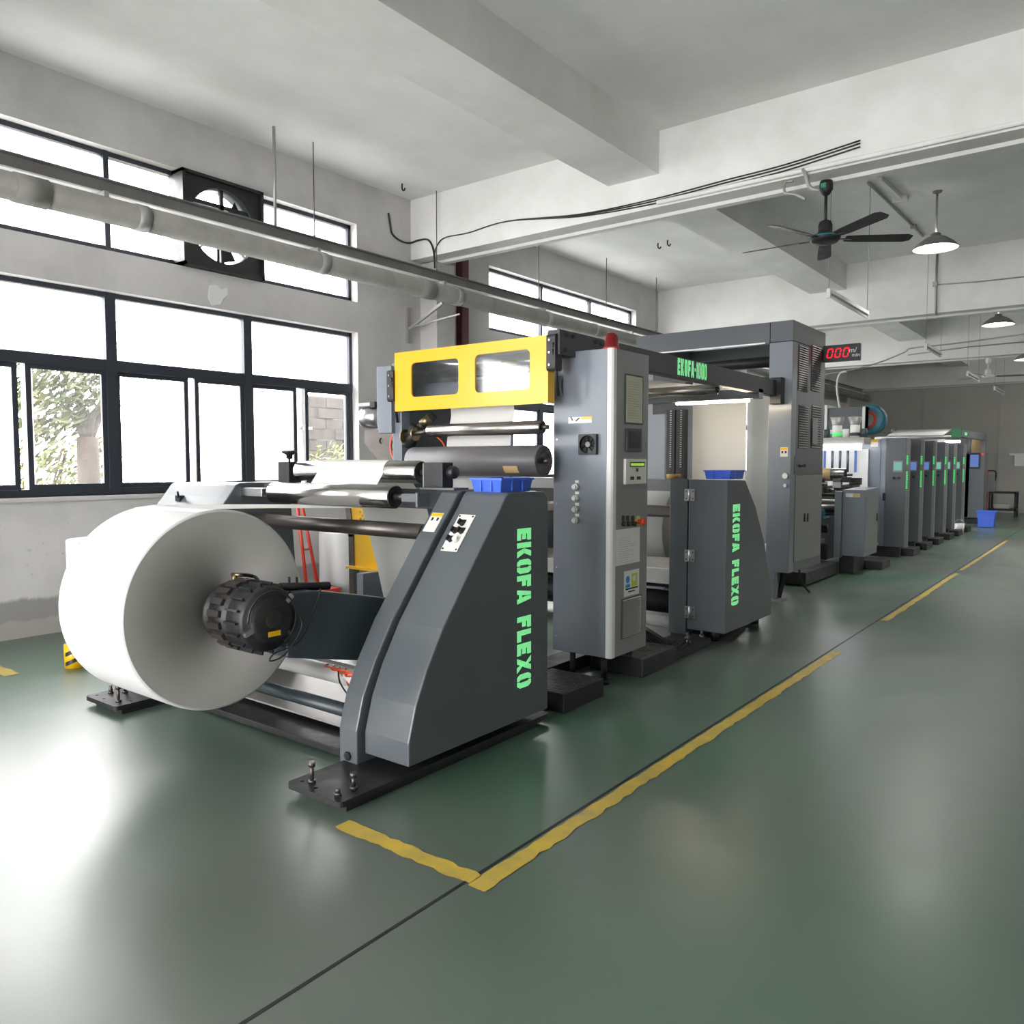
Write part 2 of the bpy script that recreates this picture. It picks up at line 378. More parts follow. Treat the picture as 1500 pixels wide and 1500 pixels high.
# windows: dark aluminium frames, three lights per window, fixed panes above sliding sashes
def window(n, yc, z0, z1, lower, first):
    r = bpy.data.objects.new('window_%d' % n, None); COL.objects.link(r); r['kind'] = 'structure'
    r.location = (-7.60, yc, z0); LOC[r.name] = Vector(r.location)
    r['label'] = ('dark framed sliding window row in the left wall' if lower else 'narrow dark framed clerestory window in the left wall')
    a, b = yc-2.2, yc+2.2; x0, x1 = -7.64, -7.56; t = .045
    fr = MB().box(x0, x1, a, b, z0, z0+t+.02).box(x0, x1, a, b, z1-t, z1).box(x0, x1, a, a+t, z0, z1).box(x0, x1, b-t, b, z0, z1)
    obj('frame', fr, M['alu'], r)
    w = 4.4/3
    for k in (1, 2):
        y = a+k*w; obj('mullion', MB().box(x0-.01, x1+.01, y-.05 if lower else y-.025, y+.05 if lower else y+.025, z0, z1), M['alu'], r)
    if lower:
        zt = 2.41
        obj('transom', MB().box(x0-.005, x1+.005, a, b, zt-.05, zt+.05), M['alu'], r)
        for k in range(3):
            ya, yb = a+k*w+.05, a+(k+1)*w-.05
            obj('pane', MB().box(-7.602, -7.598, ya, yb, zt+.05, z1-t), M['pane_hazy'], r)
            # two sliding sashes; 'first' windows have single sashes pushed open
            mid = ya + (yb-ya)*(.5 if not first else {0: .40, 1: .55, 2: .50}[k])
            lo_, hi_ = (mid+.05, mid-.05) if not first else ((2.885, 2.935), (4.47, 4.52), (5.81, 5.90))[k]
            for (p, q, xs, clear) in ((ya, lo_, -7.618, False), (hi_, yb, -7.582, first and k in (0, 2))):
                s = obj('sash', MB().box(xs-.014, xs+.014, p, p+.045, z0+.05, zt-.05).box(xs-.014, xs+.014, q-.045, q, z0+.05, zt-.05)
                        .box(xs-.014, xs+.014, p+.045, q-.045, z0+.05, z0+.11).box(xs-.014, xs+.014, p+.045, q-.045, zt-.09, zt-.05), M['alu'], r)
                obj('pane', MB().box(xs-.002, xs+.002, p+.045, q-.045, z0+.11, zt-.09), M['pane_clear' if clear else 'pane_hazy'], s)
    else:
        for k in range(3):
            ya, yb = a+k*w+.025, a+(k+1)*w-.025
            if first and k == 1: continue
            obj('pane', MB().box(-7.602, -7.598, ya, yb, z0+t, z1-t), M['pane_hazy'], r)
for i, yc in enumerate(WINY):
    window(2*i+1, yc, 1.20, 3.08, True, i == 1)
    window(2*i+2, yc, 3.44, 4.37, False, i == 1)
for yc in WINY[1:4]:
    struct('window_sill', MB().box(-7.56, XW+.03, yc-2.22, yc+2.22, 1.165, 1.20), M['wall'])
# yellow floor lines and the saw joint beside the long one
def strip(name, y0, y1, x0, x1, n, along_y=True):
    mb = MB(); vs = []; rn = random.Random(len(name)+int(y0*7))
    for i in range(n+1):
        t = i/n
        if along_y: y = y0+(y1-y0)*t; vs += [(x0+rn.uniform(-.006,.004), y, .001), (x1+rn.uniform(-.012,.008), y, .001)]
        else: x = x0+(x1-x0)*t; vs += [(x, y0+rn.uniform(-.01,.006), .001), (x, y1+rn.uniform(-.006,.01), .001)]
    mb.add(vs, [(2*i, 2*i+1, 2*i+3, 2*i+2) for i in range(n)])
    top = [(a, b, .0025) for a, b, _ in vs]; mb.add(top, [(2*i, 2*i+1, 2*i+3, 2*i+2) for i in range(n)])
    return struct(name, mb, M['yline'])
strip('floor_line', 2.08, 6.55, -1.80, -1.728, 90)
strip('floor_line', 8.1, 12.2, -1.795, -1.735, 60)
strip('floor_line', 12.6, 18.0, -1.795, -1.745, 60)
strip('floor_line', 2.09, 2.16, -2.53, -1.80, 20, False)
c = P(8, 985, z=0)
strip('floor_line', c.y-.05, c.y+.05, c.x-.9, c.x+.12, 20, False)
struct('floor_joint', MB().box(-1.828, -1.814, 1.0, 27.0, .0005, .0012), M['black'])
# ================================================================== OUTSIDE
M['ground'] = mat('outdoor_ground', (.10,.10,.07), .9, col2=(.14,.135,.12), nscale=1.0)
M['leaf'] = mat('tree_leaves', (.040,.052,.016), .6, col2=(.075,.082,.03), nscale=3)
M['leaf2'] = mat('bush_leaves', (.075,.09,.016), .6, col2=(.13,.13,.035), nscale=3)
M['bark'] = mat('tree_bark', (.055,.042,.034), .9, col2=(.08,.06,.05), nscale=6)
M['brick'] = mat('grey_brick', (.05,.044,.04), .85, col2=(.085,.075,.068), nscale=9)
M['mortar'] = mat('pale_mortar', (.12,.115,.105), .9)
struct('yard_ground', MB().box(-40, -7.8, -20, 45, -.3, -.1), M['ground'])
def blob(mb, c, r, n, s, rn):
    for _ in range(n):
        while True:
            d = Vector((rn.uniform(-1,1), rn.uniform(-1,1), rn.uniform(-1,1)))
            if d.length < 1: break
        p = Vector(c) + Vector((d.x*r[0], d.y*r[1], d.z*r[2]))
        a = Vector((rn.uniform(-1,1), rn.uniform(-1,1), rn.uniform(-1,1))).normalized(); b = a.orthogonal().normalized()
        q = a.cross(b)*s*rn.uniform(.35,.6); b = b*s*rn.uniform(.7,1.2)
        mb.add([p-b, p-q*.6, p+b, p+q*.6], [(0,1,2,3)])
rn = random.Random(3)
tb = P(128, 712, x=-13.0); tb.z = -.12
t = thing('tree', 'broad tree with a forked brown trunk outside the open sash', 'tree', tb)
fk = P(128, 640, x=-13.0)
tr = MB().tube(smooth([tb, tb+Vector((0,.03,.9)), fk], 4), [.19-.004*i for i in range(9)], 10)
for q in ((112, 560), (150, 590), (100, 600), (158, 540)):
    e = P(q[0], q[1], x=-13.0+rn.uniform(-.6,.6)); tr.tube(smooth([fk-Vector((0,0,.05)), (fk+e)/2+Vector((rn.uniform(-.2,.2), rn.uniform(-.1,.1), 0)), e], 4), [.10-.008*i for i in range(9)], 8)
obj('trunk', tr, M['bark'], t)
fo = MB()
for q, r in (((80,570),(.9,.9,.6)), ((140,555),(1.,.8,.6)), ((60,600),(.8,.7,.5)), ((115,520),(1.2,1.4,.7))): blob(fo, P(q[0], q[1], x=-13.2), r, 420, .10, rn)
obj('foliage', fo, M['leaf'], t, fix=False, kind='stuff')
def bush(c, r, n, label, m='leaf2', s=.10):
    g = Vector(c); g.z = -.1
    t = thing('bush', label, 'bush', g, 'bushes outside the windows')
    mb = MB(); blob(mb, c, r, n, s, rn); obj('foliage', mb, M[m], t, fix=False, kind='stuff')
    st = MB()
    for k in range(3): st.tube([g, (Vector(c)+g)/2+Vector((0,rn.uniform(-.2,.2),0)), Vector(c)+Vector((0,rn.uniform(-.4,.4),r[2]*.4))], .02, 6)
    obj('stem', st, M['bark'], t)
bush(P(75, 690, x=-14.5), (1.0,1.1,.9), 900, 'yellow green bush left of the tree trunk outside')
bush(P(160, 700, x=-17.0), (1.0,1.0,.7), 600, 'yellow green bush right of the tree trunk outside')
bush(P(490, 690, x=-10.5), (.4,.5,.5), 420, 'pale green bush in front of the grey brick wall outside', s=.06)
# brick wall seen through the right-hand sash
bx = -12.0; pa = P(440, 700, x=bx); pb = P(520, 560, x=bx)
t = thing('brick_wall', 'grey brick outbuilding wall outside the right hand sash', 'wall', (bx-.1, (pa.y+pb.y)/2, -.1))
obj('mortar_bed', MB().box(bx-.25, bx-.012, pa.y, pb.y+1.2, -.1, 2.75), M['mortar'], t)
bw, bh = .40, .20; bme = None
for row in range(7, 14):
    for k in range(-1, 7):
        y = pa.y+.02 + k*bw + (bw/2 if row % 2 else 0); z = -.06+row*bh
        if y < pa.y or y+bw > pb.y+1.1: continue
        if bme is None:
            bo = obj('brick', MB().box(-.03, .03, 0, bw-.02, 0, bh-.02), M['brick'], None); bo.parent = t; bme = bo
        else: bo = bme.copy(); COL.objects.link(bo); bo.parent = t
        bo.location = Vector((bx-.01-rn.uniform(0,.035), y, z)) - LOC[t.name]
for u, nm, v in ((41, 'pale downpipe outside the left end of the window', 0), (441, 'pale downpipe outside beside the brick wall view', 1)):
    q = P(u, 620, x=-7.95); d = thing('downpipe', nm, 'pipe', (q.x, q.y, -.1), 'downpipes outside the windows')
    obj('pipe', MB().cyl((q.x, q.y, -.1), (q.x, q.y, 4.6), .045, 16), M['white'], d)
    for z in (1.9, 3.2): obj('clamp', MB().cyl((q.x, q.y, z), (q.x, q.y, z+.04), .052, 16).box(q.x-.01, -7.72+.0, q.y-.015, q.y+.015, z, z+.03), M['galv'], d)
# ================================================================== heavy stencil lettering
def _r(a,b,c,d): return [(a,b),(c,b),(c,d),(a,d)]
_O = [[(0,.2),(.15,0),(.39,0),(.39,.17),(.33,.22),(.33,.78),(.39,.83),(.39,1),(.15,1),(0,.8)]]
_O.append([(.84-x,y) for x,y in _O[0]])
_A = [[(0,0),(.27,0),(.40,.62),(.40,1),(.20,1)], [(.84,0),(.57,0),(.44,.62),(.44,1),(.64,1)], [(.31,.14),(.53,.14),(.49,.34),(.35,.34)]]
GLY = {'E': (.72, [_r(0,0,.31,1), _r(.31,0,.70,.27), _r(.31,.37,.64,.63), _r(.31,.73,.70,1)]),
       'K': (.88, [_r(0,0,.31,1), [(.35,.52),(.52,1),(.86,1),(.64,.52)], [(.35,.48),(.64,.48),(.88,0),(.53,0)]]),
       'O': (.84, _O), 'A': (.84, _A),
       'F': (.70, [_r(0,0,.31,1), _r(.31,.36,.62,.63), _r(.31,.73,.70,1)]),
       'L': (.68, [_r(0,0,.31,1), _r(.31,0,.68,.28)]),
       'X': (.88, [[(0,0),(.33,0),(.53,.38),(.62,.5),(.88,1),(.55,1),(.35,.62),(.27,.5)], [(.88,0),(.55,0),(.40,.36),(.50,.40)], [(0,1),(.33,1),(.47,.68),(.36,.64)]]),
       '0': (.74, [[(0,.15),(.12,0),(.35,0),(.35,.15),(.25,.2),(.25,.8),(.35,.85),(.35,1),(.12,1),(0,.85)], [(.74,.15),(.62,0),(.39,0),(.39,.15),(.49,.2),(.49,.8),(.39,.85),(.39,1),(.62,1),(.74,.85)]]),
       '1': (.36, [[(.08,0),(.36,0),(.36,1),(.16,1),(0,.86),(0,.72),(.08,.76)]]),
       '-': (.30, [_r(0,.40,.30,.60)]), ' ': (.55, [])}
def lettering(text, fn, gap=.13):
    """fn maps (along, up, depth) in glyph units to a world point"""
    mb = MB(); x = 0
    for ch in text:
        w, polys = GLY[ch]
        for pl in polys:
            n = len(pl); vs = [fn(x+a, b, 0) for a, b in pl] + [fn(x+a, b, 1) for a, b in pl]
            mb.add(vs, [tuple(range(n)), tuple(range(n, 2*n))] + [(i, (i+1) % n, n+(i+1) % n, n+i) for i in range(n)])
        x += w+gap
    return mb
def textlen(text, gap=.13): return sum(GLY[c][0]+gap for c in text)-gap
def small_text(body, size, fn):
    cu = bpy.data.curves.new('t', 'FONT'); cu.body = body; cu.size = size; cu.align_x = 'CENTER'; cu.align_y = 'CENTER'; cu.extrude = .0006
    o = bpy.data.objects.new('t', cu); me = o.to_mesh(); mb = MB()
    mb.add([fn(*v.co) for v in me.vertices], [tuple(p.vertices) for p in me.polygons])
    o.to_mesh_clear(); bpy.data.objects.remove(o); bpy.data.curves.remove(cu); return mb
# ================================================================== JUMBO PAPER ROLL
RY, RZ, RR = 2.163, .793, .484; RX0, RX1 = -4.06, -3.44
t = thing('paper_roll', 'huge white paper roll held in the nearest unwinding stand', 'paper roll', (-3.75, RY, RZ-RR))
obj('paper_coil', MB().lathe([(RR-.012, 0), (RR-.003, .004), (RR, .012), (RR, .608), (RR-.003, .616), (RR-.012, .62)], (RX0, RY, RZ), (1,0,0), 128), M['paper'], t)
for xf, s in ((RX1-.001, 1), (RX0+.001, -1)):
    obj('roll_end', MB().lathe([(RR-.012, 0), (.05, .0), (.05, -.05)], (xf, RY, RZ), (s,0,0), 96), M['papere'], t, label='smooth greyish cut end of the paper roll')
core = MB().lathe([(.05, -.05), (.05, .004), (.036, .004), (.036, -.05)], (RX1, RY, RZ), (1,0,0), 32)
obj('core_tube', core, M['kraft'], t)
# sheet leaving the top of the coil, running under the lower guide roller and over the upper one
LRY, LRZ, URY, URZ, RRAD = 3.10, 1.312, 3.31, 1.447, .066
pts = [(RY-.10, RZ+RR-.009), (RY, RZ+RR+.001), (RY+.3, RZ+RR-.008), (LRY-.02, LRZ-RRAD-.003)]
for a in range(-80, 21, 20): pts.append((LRY+(RRAD+.003)*math.cos(math.radians(a)), LRZ+(RRAD+.003)*math.sin(math.radians(a))))
for a in range(190, 29, -20): pts.append((URY+(RRAD+.003)*math.cos(math.radians(a)), URZ+(RRAD+.003)*math.sin(math.radians(a))))
pts += [(3.45, 1.42), (3.60, 1.25), (3.74, .80), (3.86, .34)]
obj('web_sheet', MB().sheet(pts, RX0+.01, RX1-.01, .0015), M['sheet'], t, label='white paper sheet running off the roll over the guide rollers', fix=False)
# ================================================================== FIRST UNWINDING STAND
st = thing('unwind_stand', 'dark grey unwinding stand with sloping housing in the foreground, lettered in green', 'machine', (-3.75, 3.0, 0))
PR = [(2.537,.107),(2.538,.218),(2.586,.38),(2.656,.528),(2.77,.712),(2.903,.882),(3.076,1.099),(3.209,1.258),(3.262,1.328),(3.285,1.344),(3.60,1.344),(3.646,1.317),(3.646,.108)]
cr = obj('side_cover', MB().prism(PR, 'x', -2.845, -2.55), M['grey'], st, bevel=.007)
FRR = [(2.50,.03),(2.50,.22),(2.545,.38),(2.62,.53),(2.735,.714),(2.87,.884),(3.04,1.10),(3.17,1.25),(3.235,1.335),(3.27,1.350),(3.66,1.350),(3.66,.03)]
fr = obj('side_frame', MB().prism(FRR, 'x', -2.985, -2.86), M['grey'], st, bevel=.007)
FRL = [(max(y-.20, 2.62 if z < .6 else 0), z+.02 if z > .1 else z) for y, z in FRR]; FRL[-1] = (3.55,.03)
obj('side_frame', MB().prism(FRL, 'x', -4.74, -4.62), M['grey'], st, bevel=.007)
obj('side_cover', MB().prism([(max(y-.215, 2.66 if z < .6 else 0), z+.015 if z > .3 else z) for y, z in PR], 'x', -5.45, -4.75), M['grey'], st, bevel=.007)
g = MB().cyl((-2.92, 2.500, .09), (-2.92, 2.488, .09), .022, 6); obj('bolt', g, M['black'], fr)
# base plates with levelling bolts
def base_plate(x0, x1, y0, y1, zt, bolts, parent):
    pl = holed([rrect(x0, y0, x1, y1, .025)] + [circ(x, y, .010, 10) for x, y in [(x0+.05, y0+.05), (x1-.05, y0+.12), (x0+.16, y0+.04)]], .026, lambda a, b, c: (a, b, zt-.013+c))
    o = obj('base_plate', pl, M['black'], parent)
    for k, (x, y, h) in enumerate(bolts):
        b = MB().cyl((x, y, zt), (x, y, zt+.012), .018, 6).cyl((x, y, zt+.01), (x, y, zt+h-.02), .009, 10)
        b.cyl((x, y, zt+h-.022), (x, y, zt+h), .016, 12) if k < 2 else b.cyl((x, y, zt+.012), (x, y, zt+.03), .013, 6)
        obj('bolt', b, M['iron'], o)
    obj('foot', MB().box(x0+.03, x1-.02, y0+.05, y1-.1, 0, zt-.025), M['black'], o)
base_plate(-2.955, -2.585, 2.165, 3.72, .06, [(-2.86, 2.235, .095), (-2.655, 2.30, .075), (-2.66, 2.215, .05)], st)
base_plate(-5.06, -4.68, 2.235, 3.6, .06, [(-4.93, 2.42, .10), (-4.77, 2.30, .10), (-4.99, 2.36, .07)], st)
# bars between the two frames
obj('tie_shaft', MB().cyl((-4.62, 3.10, 1.128), (-2.985, 3.10, 1.128), .043, 24), M['iron'], st)
obj('tie_bar', MB().cyl((-4.62, 2.72, .205), (-2.985, 2.72, .205), .036, 20), M['dark'], st)
obj('air_pipe', MB().cyl((-4.62, 2.98, .28), (-2.985, 2.98, .28), .05, 20), M['white'], st)
obj('base_beam', MB().box(-4.70, -2.95, 2.60, 2.86, .012, .05), M['black'], st, bevel=.004)
obj('drip_tray', MB().box(-4.62, -2.985, 2.78, 3.55, .075, .085).box(-4.62, -2.985, 3.54, 3.55, .075, .14), M['galv'], st)
obj('top_rail', MB().box(-4.62, -2.985, 3.52, 3.60, 1.22, 1.345), M['grey'], st, bevel=.006)
hose = MB()
for k in range(4): hose.tube(smooth([(-3.62+.05*k, 2.96, .335), (-3.60+.06*k, 2.92, .335-.01*k), (-3.45+.05*k, 2.94, .325), (-3.42+.04*k, 2.93, .26), (-3.30, 2.90, .23-.02*k)], 5), .005, 6)
obj('air_hose', hose, M['orange'], st)
obj('air_hose', MB().tube(smooth([(-3.5, 2.93, .33), (-3.42, 2.88, .27), (-3.3, 2.88, .21), (-3.05, 2.92, .25), (-2.99, 2.92, .31)], 6), .005, 6), M['blackp'], st)
# lifting arms and brake chuck
AP = [(2.27,.59),(2.27,.875),(2.31,.892),(2.42,.890),(2.98,.77),(2.98,.43),(2.42,.555)]
ar = obj('lift_arm', MB().prism(AP, 'x', -3.22, -3.07), M['dark'], st, bevel=.008)
obj('lift_arm', MB().prism(AP, 'x', -4.43, -4.28), M['dark'], st, bevel=.008)
obj('pivot_shaft', MB().cyl((-4.62, 2.93, .585), (-2.985, 2.93, .585), .05, 20), M['iron'], st)
ch = MB().lathe([(.03,-.02),(.10,-.02),(.10,.05),(.132,.055),(.14,.065),(.14,.085),(.120,.09),(.120,.13)], (RX1, RY, RZ), (1,0,0), 40)
ck = obj('brake_chuck', ch, M['black'], st, label='black ribbed brake chuck in the middle of the big roll')
drum = MB().lathe([(.0,.12),(.142,.12),(.150,.13),(.150,.25),(.141,.256),(.141,.27),(.150,.276),(.150,.375),(.140,.395),(.108,.40),(.108,.41),(.092,.418),(.0,.418)], (RX1, RY, RZ), (1,0,0), 48)
obj('drum', drum, M['black'], ck)
for k in range(36):
    t_ = 2*math.pi*k/36; cy, sz = math.cos(t_), math.sin(t_)
    m3 = Matrix.Rotation(t_, 3, 'X')
    obj('fin', MB().obox((RX1+.325, RY+cy*.156, RZ+sz*.156), (.09, .022, .010), m3), M['blackp'], ck) if k % 2 == 0 else obj('fin', MB().obox((RX1+.19, RY+cy*.156, RZ+sz*.156), (.09, .020, .030), m3), M['iron'], ck)
gr = MB()
for k in range(11): 
    zz = -.035+.007*k; w = math.sqrt(max(.0, .04**2-zz*zz)); gr.box(RX1+.417, RX1+.422, RY-w, RY+w, RZ+zz, RZ+zz+.0035)
obj('vent', gr, M['iron'], ck, kind='stuff')
obj('label_plate', MB().box(RX1+.418, RX1+.4205, RY-.03, RY+.035, RZ-.075, RZ-.052), M['yellow'], ck)
obj('arm_link', MB().box(RX1+.24, RX1+.36, RY+.10, 2.30, RZ-.10, RZ+.06), M['dark'], ck)
for a_ in (40, 200, 320):
    y_, z_ = RY+.126*math.cos(math.radians(a_)), RZ+.126*math.sin(math.radians(a_))
    obj('calliper', MB().obox((RX1+.40, y_, z_), (.022, .05, .022), Matrix.Rotation(math.radians(a_), 3, 'X')), M['steel' if a_ < 300 else 'iron'], ck, bevel=.004)
obj('brass_fitting', MB().cyl((RX1+.12, RY+.0, RZ+.148), (RX1+.12, RY+.0, RZ+.178), .014, 8).cyl((RX1+.10, RY, RZ+.178), (RX1+.15, RY+.02, RZ+.178), .010, 8), M['brass'], ck)
cb = MB().tube(smooth([(RX1+.41, RY+.11, RZ+.06), (RX1+.425, RY+.15, RZ-.05), (RX1+.42, RY+.06, RZ-.165), (RX1+.415, RY-.02, RZ-.185), (RX1+.41, RY+.01, RZ-.155), (RX1+.42, RY+.14, RZ-.12), (RX1+.39, 2.42, RZ+.02), (RX1+.38, 2.46, RZ+.10)], 8), .004, 6)
cb.tube(smooth([(RX1+.41, RY+.128*math.cos(a), RZ+.128*math.sin(a)) for a in [math.radians(q) for q in range(-60, 200, 20)]], 3), .005, 6)
obj('cable', cb, M['blackp'], ck)
cyl_ = MB().cyl((-3.16, 2.30, .912), (-3.12, 2.56, .890), .020, 14).cyl((-3.16, 2.24, .917), (-3.16, 2.30, .912), .012, 10).cyl((-3.155, 2.35, .92), (-3.155, 2.35, .955), .006, 8).cyl((-3.15, 2.39, .92), (-3.15, 2.39, .95), .006, 8)
obj('air_cylinder', cyl_, M['black'], ar)
obj('hose', MB().tube(smooth([(RX1+.12, RY+.02, RZ+.178), (RX1+.1, RY+.12, RZ+.155), (-3.22, 2.24, .925), (-3.16, 2.26, .915)], 6), .009, 8), M['blackp'], ar)
# guide rollers
def roller(name, x0, x1, y, z, r, m, parent, shaft=.03, sr=.016, cap='blackp', label=None):
    o = obj(name, MB().lathe([(r-.006,0),(r,.004),(r,x1-x0-.004),(r-.006,x1-x0)], (x0, y, z), (1,0,0), 40), M[m], parent, label=label)
    for xx, s in ((x0, 1), (x1, -1)):
        obj('end_cap', MB().lathe([(r-.006, 0.0), (r*.62, .0), (r*.58, .006), (r*.30, .006), (.0, .006)], (xx, y, z), (s,0,0), 32), M[cap], o)
        obj('shaft', MB().cyl((xx+s*.02, y, z), (xx-s*shaft, y, z), sr, 14), M['iron'], o)
    return o
roller('guide_roller', -4.30, -3.20, LRY, LRZ, RRAD, 'chrome', st, .10)
roller('guide_roller', -4.30, -3.20, URY, URZ, RRAD, 'chrome', st, .06)
obj('roller_bracket', MB().box(-3.13, -2.99, LRY-.025, LRY+.025, LRZ-.025, LRZ+.02).box(-3.00, -2.985, LRY-.05, LRY+.05, LRZ-.05, LRZ+.03), M['grey'], st, bevel=.003)
obj('roller_bracket', MB().box(-4.62, -4.39, LRY-.03, LRY+.03, LRZ-.03, LRZ+.025), M['steel'], st, bevel=.003)
bb = obj('bearing_block', MB().box(-3.145, -3.00, URY-.045, URY+.045, URZ-.085, URZ+.055), M['black'], st, bevel=.004)
obj('bracket_plate', MB().box(-3.165, -3.145, URY-.03, URY+.03, URZ-.085, URZ+.05), M['greyl'], bb)
obj('knob', MB().lathe([(0,.06),(.03,.06),(.036,.05),(.036,.02),(.02,.012),(.02,0)], (-3.00, URY, URZ), (1,0,0), 16), M['blackp'], bb)
obj('foot_plate', MB().box(-3.16, -2.90, URY-.06, URY+.06, 1.350, 1.362), M['grey'], bb)
bb = obj('bearing_block', MB().box(-4.48, -4.36, URY-.05, URY+.05, 1.36, URZ+.06), M['black'], st, bevel=.004)
obj('knob', MB().lathe([(0,.075),(.05,.075),(.05,.06),(.022,.045),(.022,.02),(.009,.02),(.009,0)], (-4.42, URY, URZ+.06), (0,0,1), 16), M['blackp'], bb)
obj('side_arm', MB().box(-4.62, -4.30, URY-.06, URY+.06, 1.33, 1.36), M['grey'], bb)
# marks and controls on the front housing
h = .118; s_ = 1.0/textlen('EKOFA FLEXO')
zt, zb = P(777, 773, x=-2.55).z, P(777, 1003, x=-2.55).z; ya = P(757.5, 900, x=-2.55).y; yb = P(777.5, 900, x=-2.55).y
x_ = textlen('EKOFA ')+.13
for wd, off in (('EKOFA', 0), ('FLEXO', x_)):
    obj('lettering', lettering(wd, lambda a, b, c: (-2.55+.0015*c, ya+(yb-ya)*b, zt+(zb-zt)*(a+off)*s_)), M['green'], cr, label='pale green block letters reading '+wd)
def on_slope(u, v, lift=0.0):
    """point on the sloping front of the housing between two profile points"""
    (y0, z0), (y1, z1) = PR[6], PR[7]
    n = Vector((0, -(z1-z0), y1-y0)).normalized()
    o = Vector((0, y0, z0)); c = Vector((0,0,HC)); d = P(u, v, x=-2.7)-c
    t_ = (o-c).dot(n)/d.dot(n); return c+d*t_+n*lift, n
(sy0, sz0), (sy1, sz1) = PR[6], PR[7]; ev = Vector((0, sy1-sy0, sz1-sz0)).normalized(); ex = Vector((1,0,0)); nn = ex.cross(ev)
if nn.y > 0: nn = -nn
MS = Matrix((ex, ev, nn)).transposed()
c0 = (on_slope(671, 786)[0]+on_slope(672.5, 776)[0])/2
cp = obj('control_panel', MB().obox(c0+nn*.003, (.112, .235, .006), MS), M['cream'], cr, bevel=.002)
for dx, dy, kind in ((.0,.055,0),(-.022,.005,0),(.022,.005,0),(-.022,-.05,0),(.018,-.05,1)):
    q = c0+ex*dx+ev*dy; mb = MB().obox(q+nn*.008+ev*.015, (.03,.02,.006), MS).cyl(q+nn*.005, q+nn*.03, .015, 16)
    if not kind: mb.obox(q+nn*.036-ev*.004, (.009,.03,.014), MS)
    obj('switch_knob', mb, M['cream' if kind else 'blackp'], cp)
for dx in (-.045,.045):
    for dy in (-.105,.105): q = c0+ex*dx+ev*dy; obj('screw', MB().cyl(q+nn*.005, q+nn*.008, .006, 8), M['blackp'], cp)
c1 = Vector((-2.925, 3.085, 0)); 
(sy0, sz0), (sy1, sz1) = FRR[6], FRR[7]; c1 = Vector((-2.925, sy0+.55*(sy1-sy0), sz0+.55*(sz1-sz0)))
sk = obj('warning_sticker', MB().obox(c1+nn*.001, (.085,.125,.002), MS), M['cream'], fr)
obj('sticker_heading', MB().obox(c1+nn*.003+ev*.048, (.08,.02,.001), MS), M['yellow'], sk)
for dx in (-.018, .02): obj('sticker_mark', MB().obox(c1+nn*.003+ev*.02+ex*dx, (.013,.02,.001), MS), M['blackp'], sk)
obj('jog_switch', MB().box(-5.23, -5.17, 2.955, 2.99, 1.235, 1.275).bar((-5.20, 2.965, 1.255), (-5.15, 2.93, 1.30), .012, .012), M['blackp'], st)
# blue parts bins
def bin_(name, c, w, d, hgt, label, mod=None):
    b = thing(name, label, 'storage bin', c, 'blue bins on the stand housings')
    x0, x1, y0, y1 = c[0]-w/2, c[0]+w/2, c[1]-d/2, c[1]+d/2; z0 = c[2]; z1 = z0+hgt; t_ = .004; f = .012
    sh = MB().box(x0+f, x1-f, y0+f, y1-f, z0, z0+t_)
    for (ax, ay, bx_, by) in ((x0,y0,x1,y0),(x1,y0,x1,y1),(x1,y1,x0,y1),(x0,y1,x0,y0)):
        mx, my = (x0+x1)/2, (y0+y1)/2
        def ins(x, y): return (x+(f if x < mx else -f), y+(f if y < my else -f))
        a_, b_ = ins(ax, ay), ins(bx_, by); dx, dy = (t_ if ax == bx_ else 0), (t_ if ay == by else 0)
        sx = -1 if (ax+bx_)/2 > mx else 1; sy = -1 if (ay+by)/2 > my else 1
        vs = [(a_[0],a_[1],z0),(b_[0],b_[1],z0),(bx_,by,z1),(ax,ay,z1)]; vs += [(p[0]+dx*sx, p[1]+dy*sy, p[2]) for p in vs]
        sh.add(vs, [(0,1,2,3),(7,6,5,4),(0,4,5,1),(1,5,6,2),(2,6,7,3),(3,7,4,0)])
    obj('shell', sh, M['bin'], b)
    e = .006
    obj('rim', MB().box(x0-e,x1+e,y0-e,y0,z1-.012,z1).box(x0-e,x1+e,y1,y1+e,z1-.012,z1).box(x0-e,x0,y0,y1,z1-.012,z1).box(x1,x1+e,y0,y1,z1-.012,z1), M['bin'], b)
    for k in range(1, 3):
        xx = x0+k*w/3; obj('rib', MB().box(xx-.003, xx+.003, y0-.002, y0+.006, z0+.005, z1), M['bin'], b)
        yy = y0+k*d/3; obj('rib', MB().box(x1-.006, x1+.002, yy-.003, yy+.003, z0+.005, z1), M['bin'], b)
bin_('parts_bin', (-2.70, 3.42, 1.345), .21, .28, .075, 'blue plastic parts bin standing on the nearest grey housing')
# ================================================================== INFEED TOWER WITH THE YELLOW GUARD
tw = thing('infeed_tower', 'roller tower with a yellow guard door between stand and control cabinet', 'machine', (-3.75, 4.7, 0))
sp = obj('side_plate', MB().box(-4.55, -4.45, 4.38, 5.05, 0, 2.27), M['blue'], tw, bevel=.006)
obj('side_box', MB().prism([(-4.68,1.80),(-4.68,2.25),(-4.52,2.25),(-4.52,1.73),(-4.66,1.73)], 'y', 4.34, 4.62), M['blue'], tw, bevel=.006)
obj('side_plate', MB().box(-3.03, -2.93, 5.03, 5.22, .14, 2.20), M['grey'], tw, bevel=.006)
obj('inner_plate', MB().box(-4.448, -4.43, 4.45, 5.0, 1.2, 2.2), M['dark'], tw)
YG = 4.33; gx0, gx1, gz0, gz1 = -4.46, -3.03, 1.893, 2.337
def gp(u, v): q = P(u, v, y=YG); return q.x, q.z
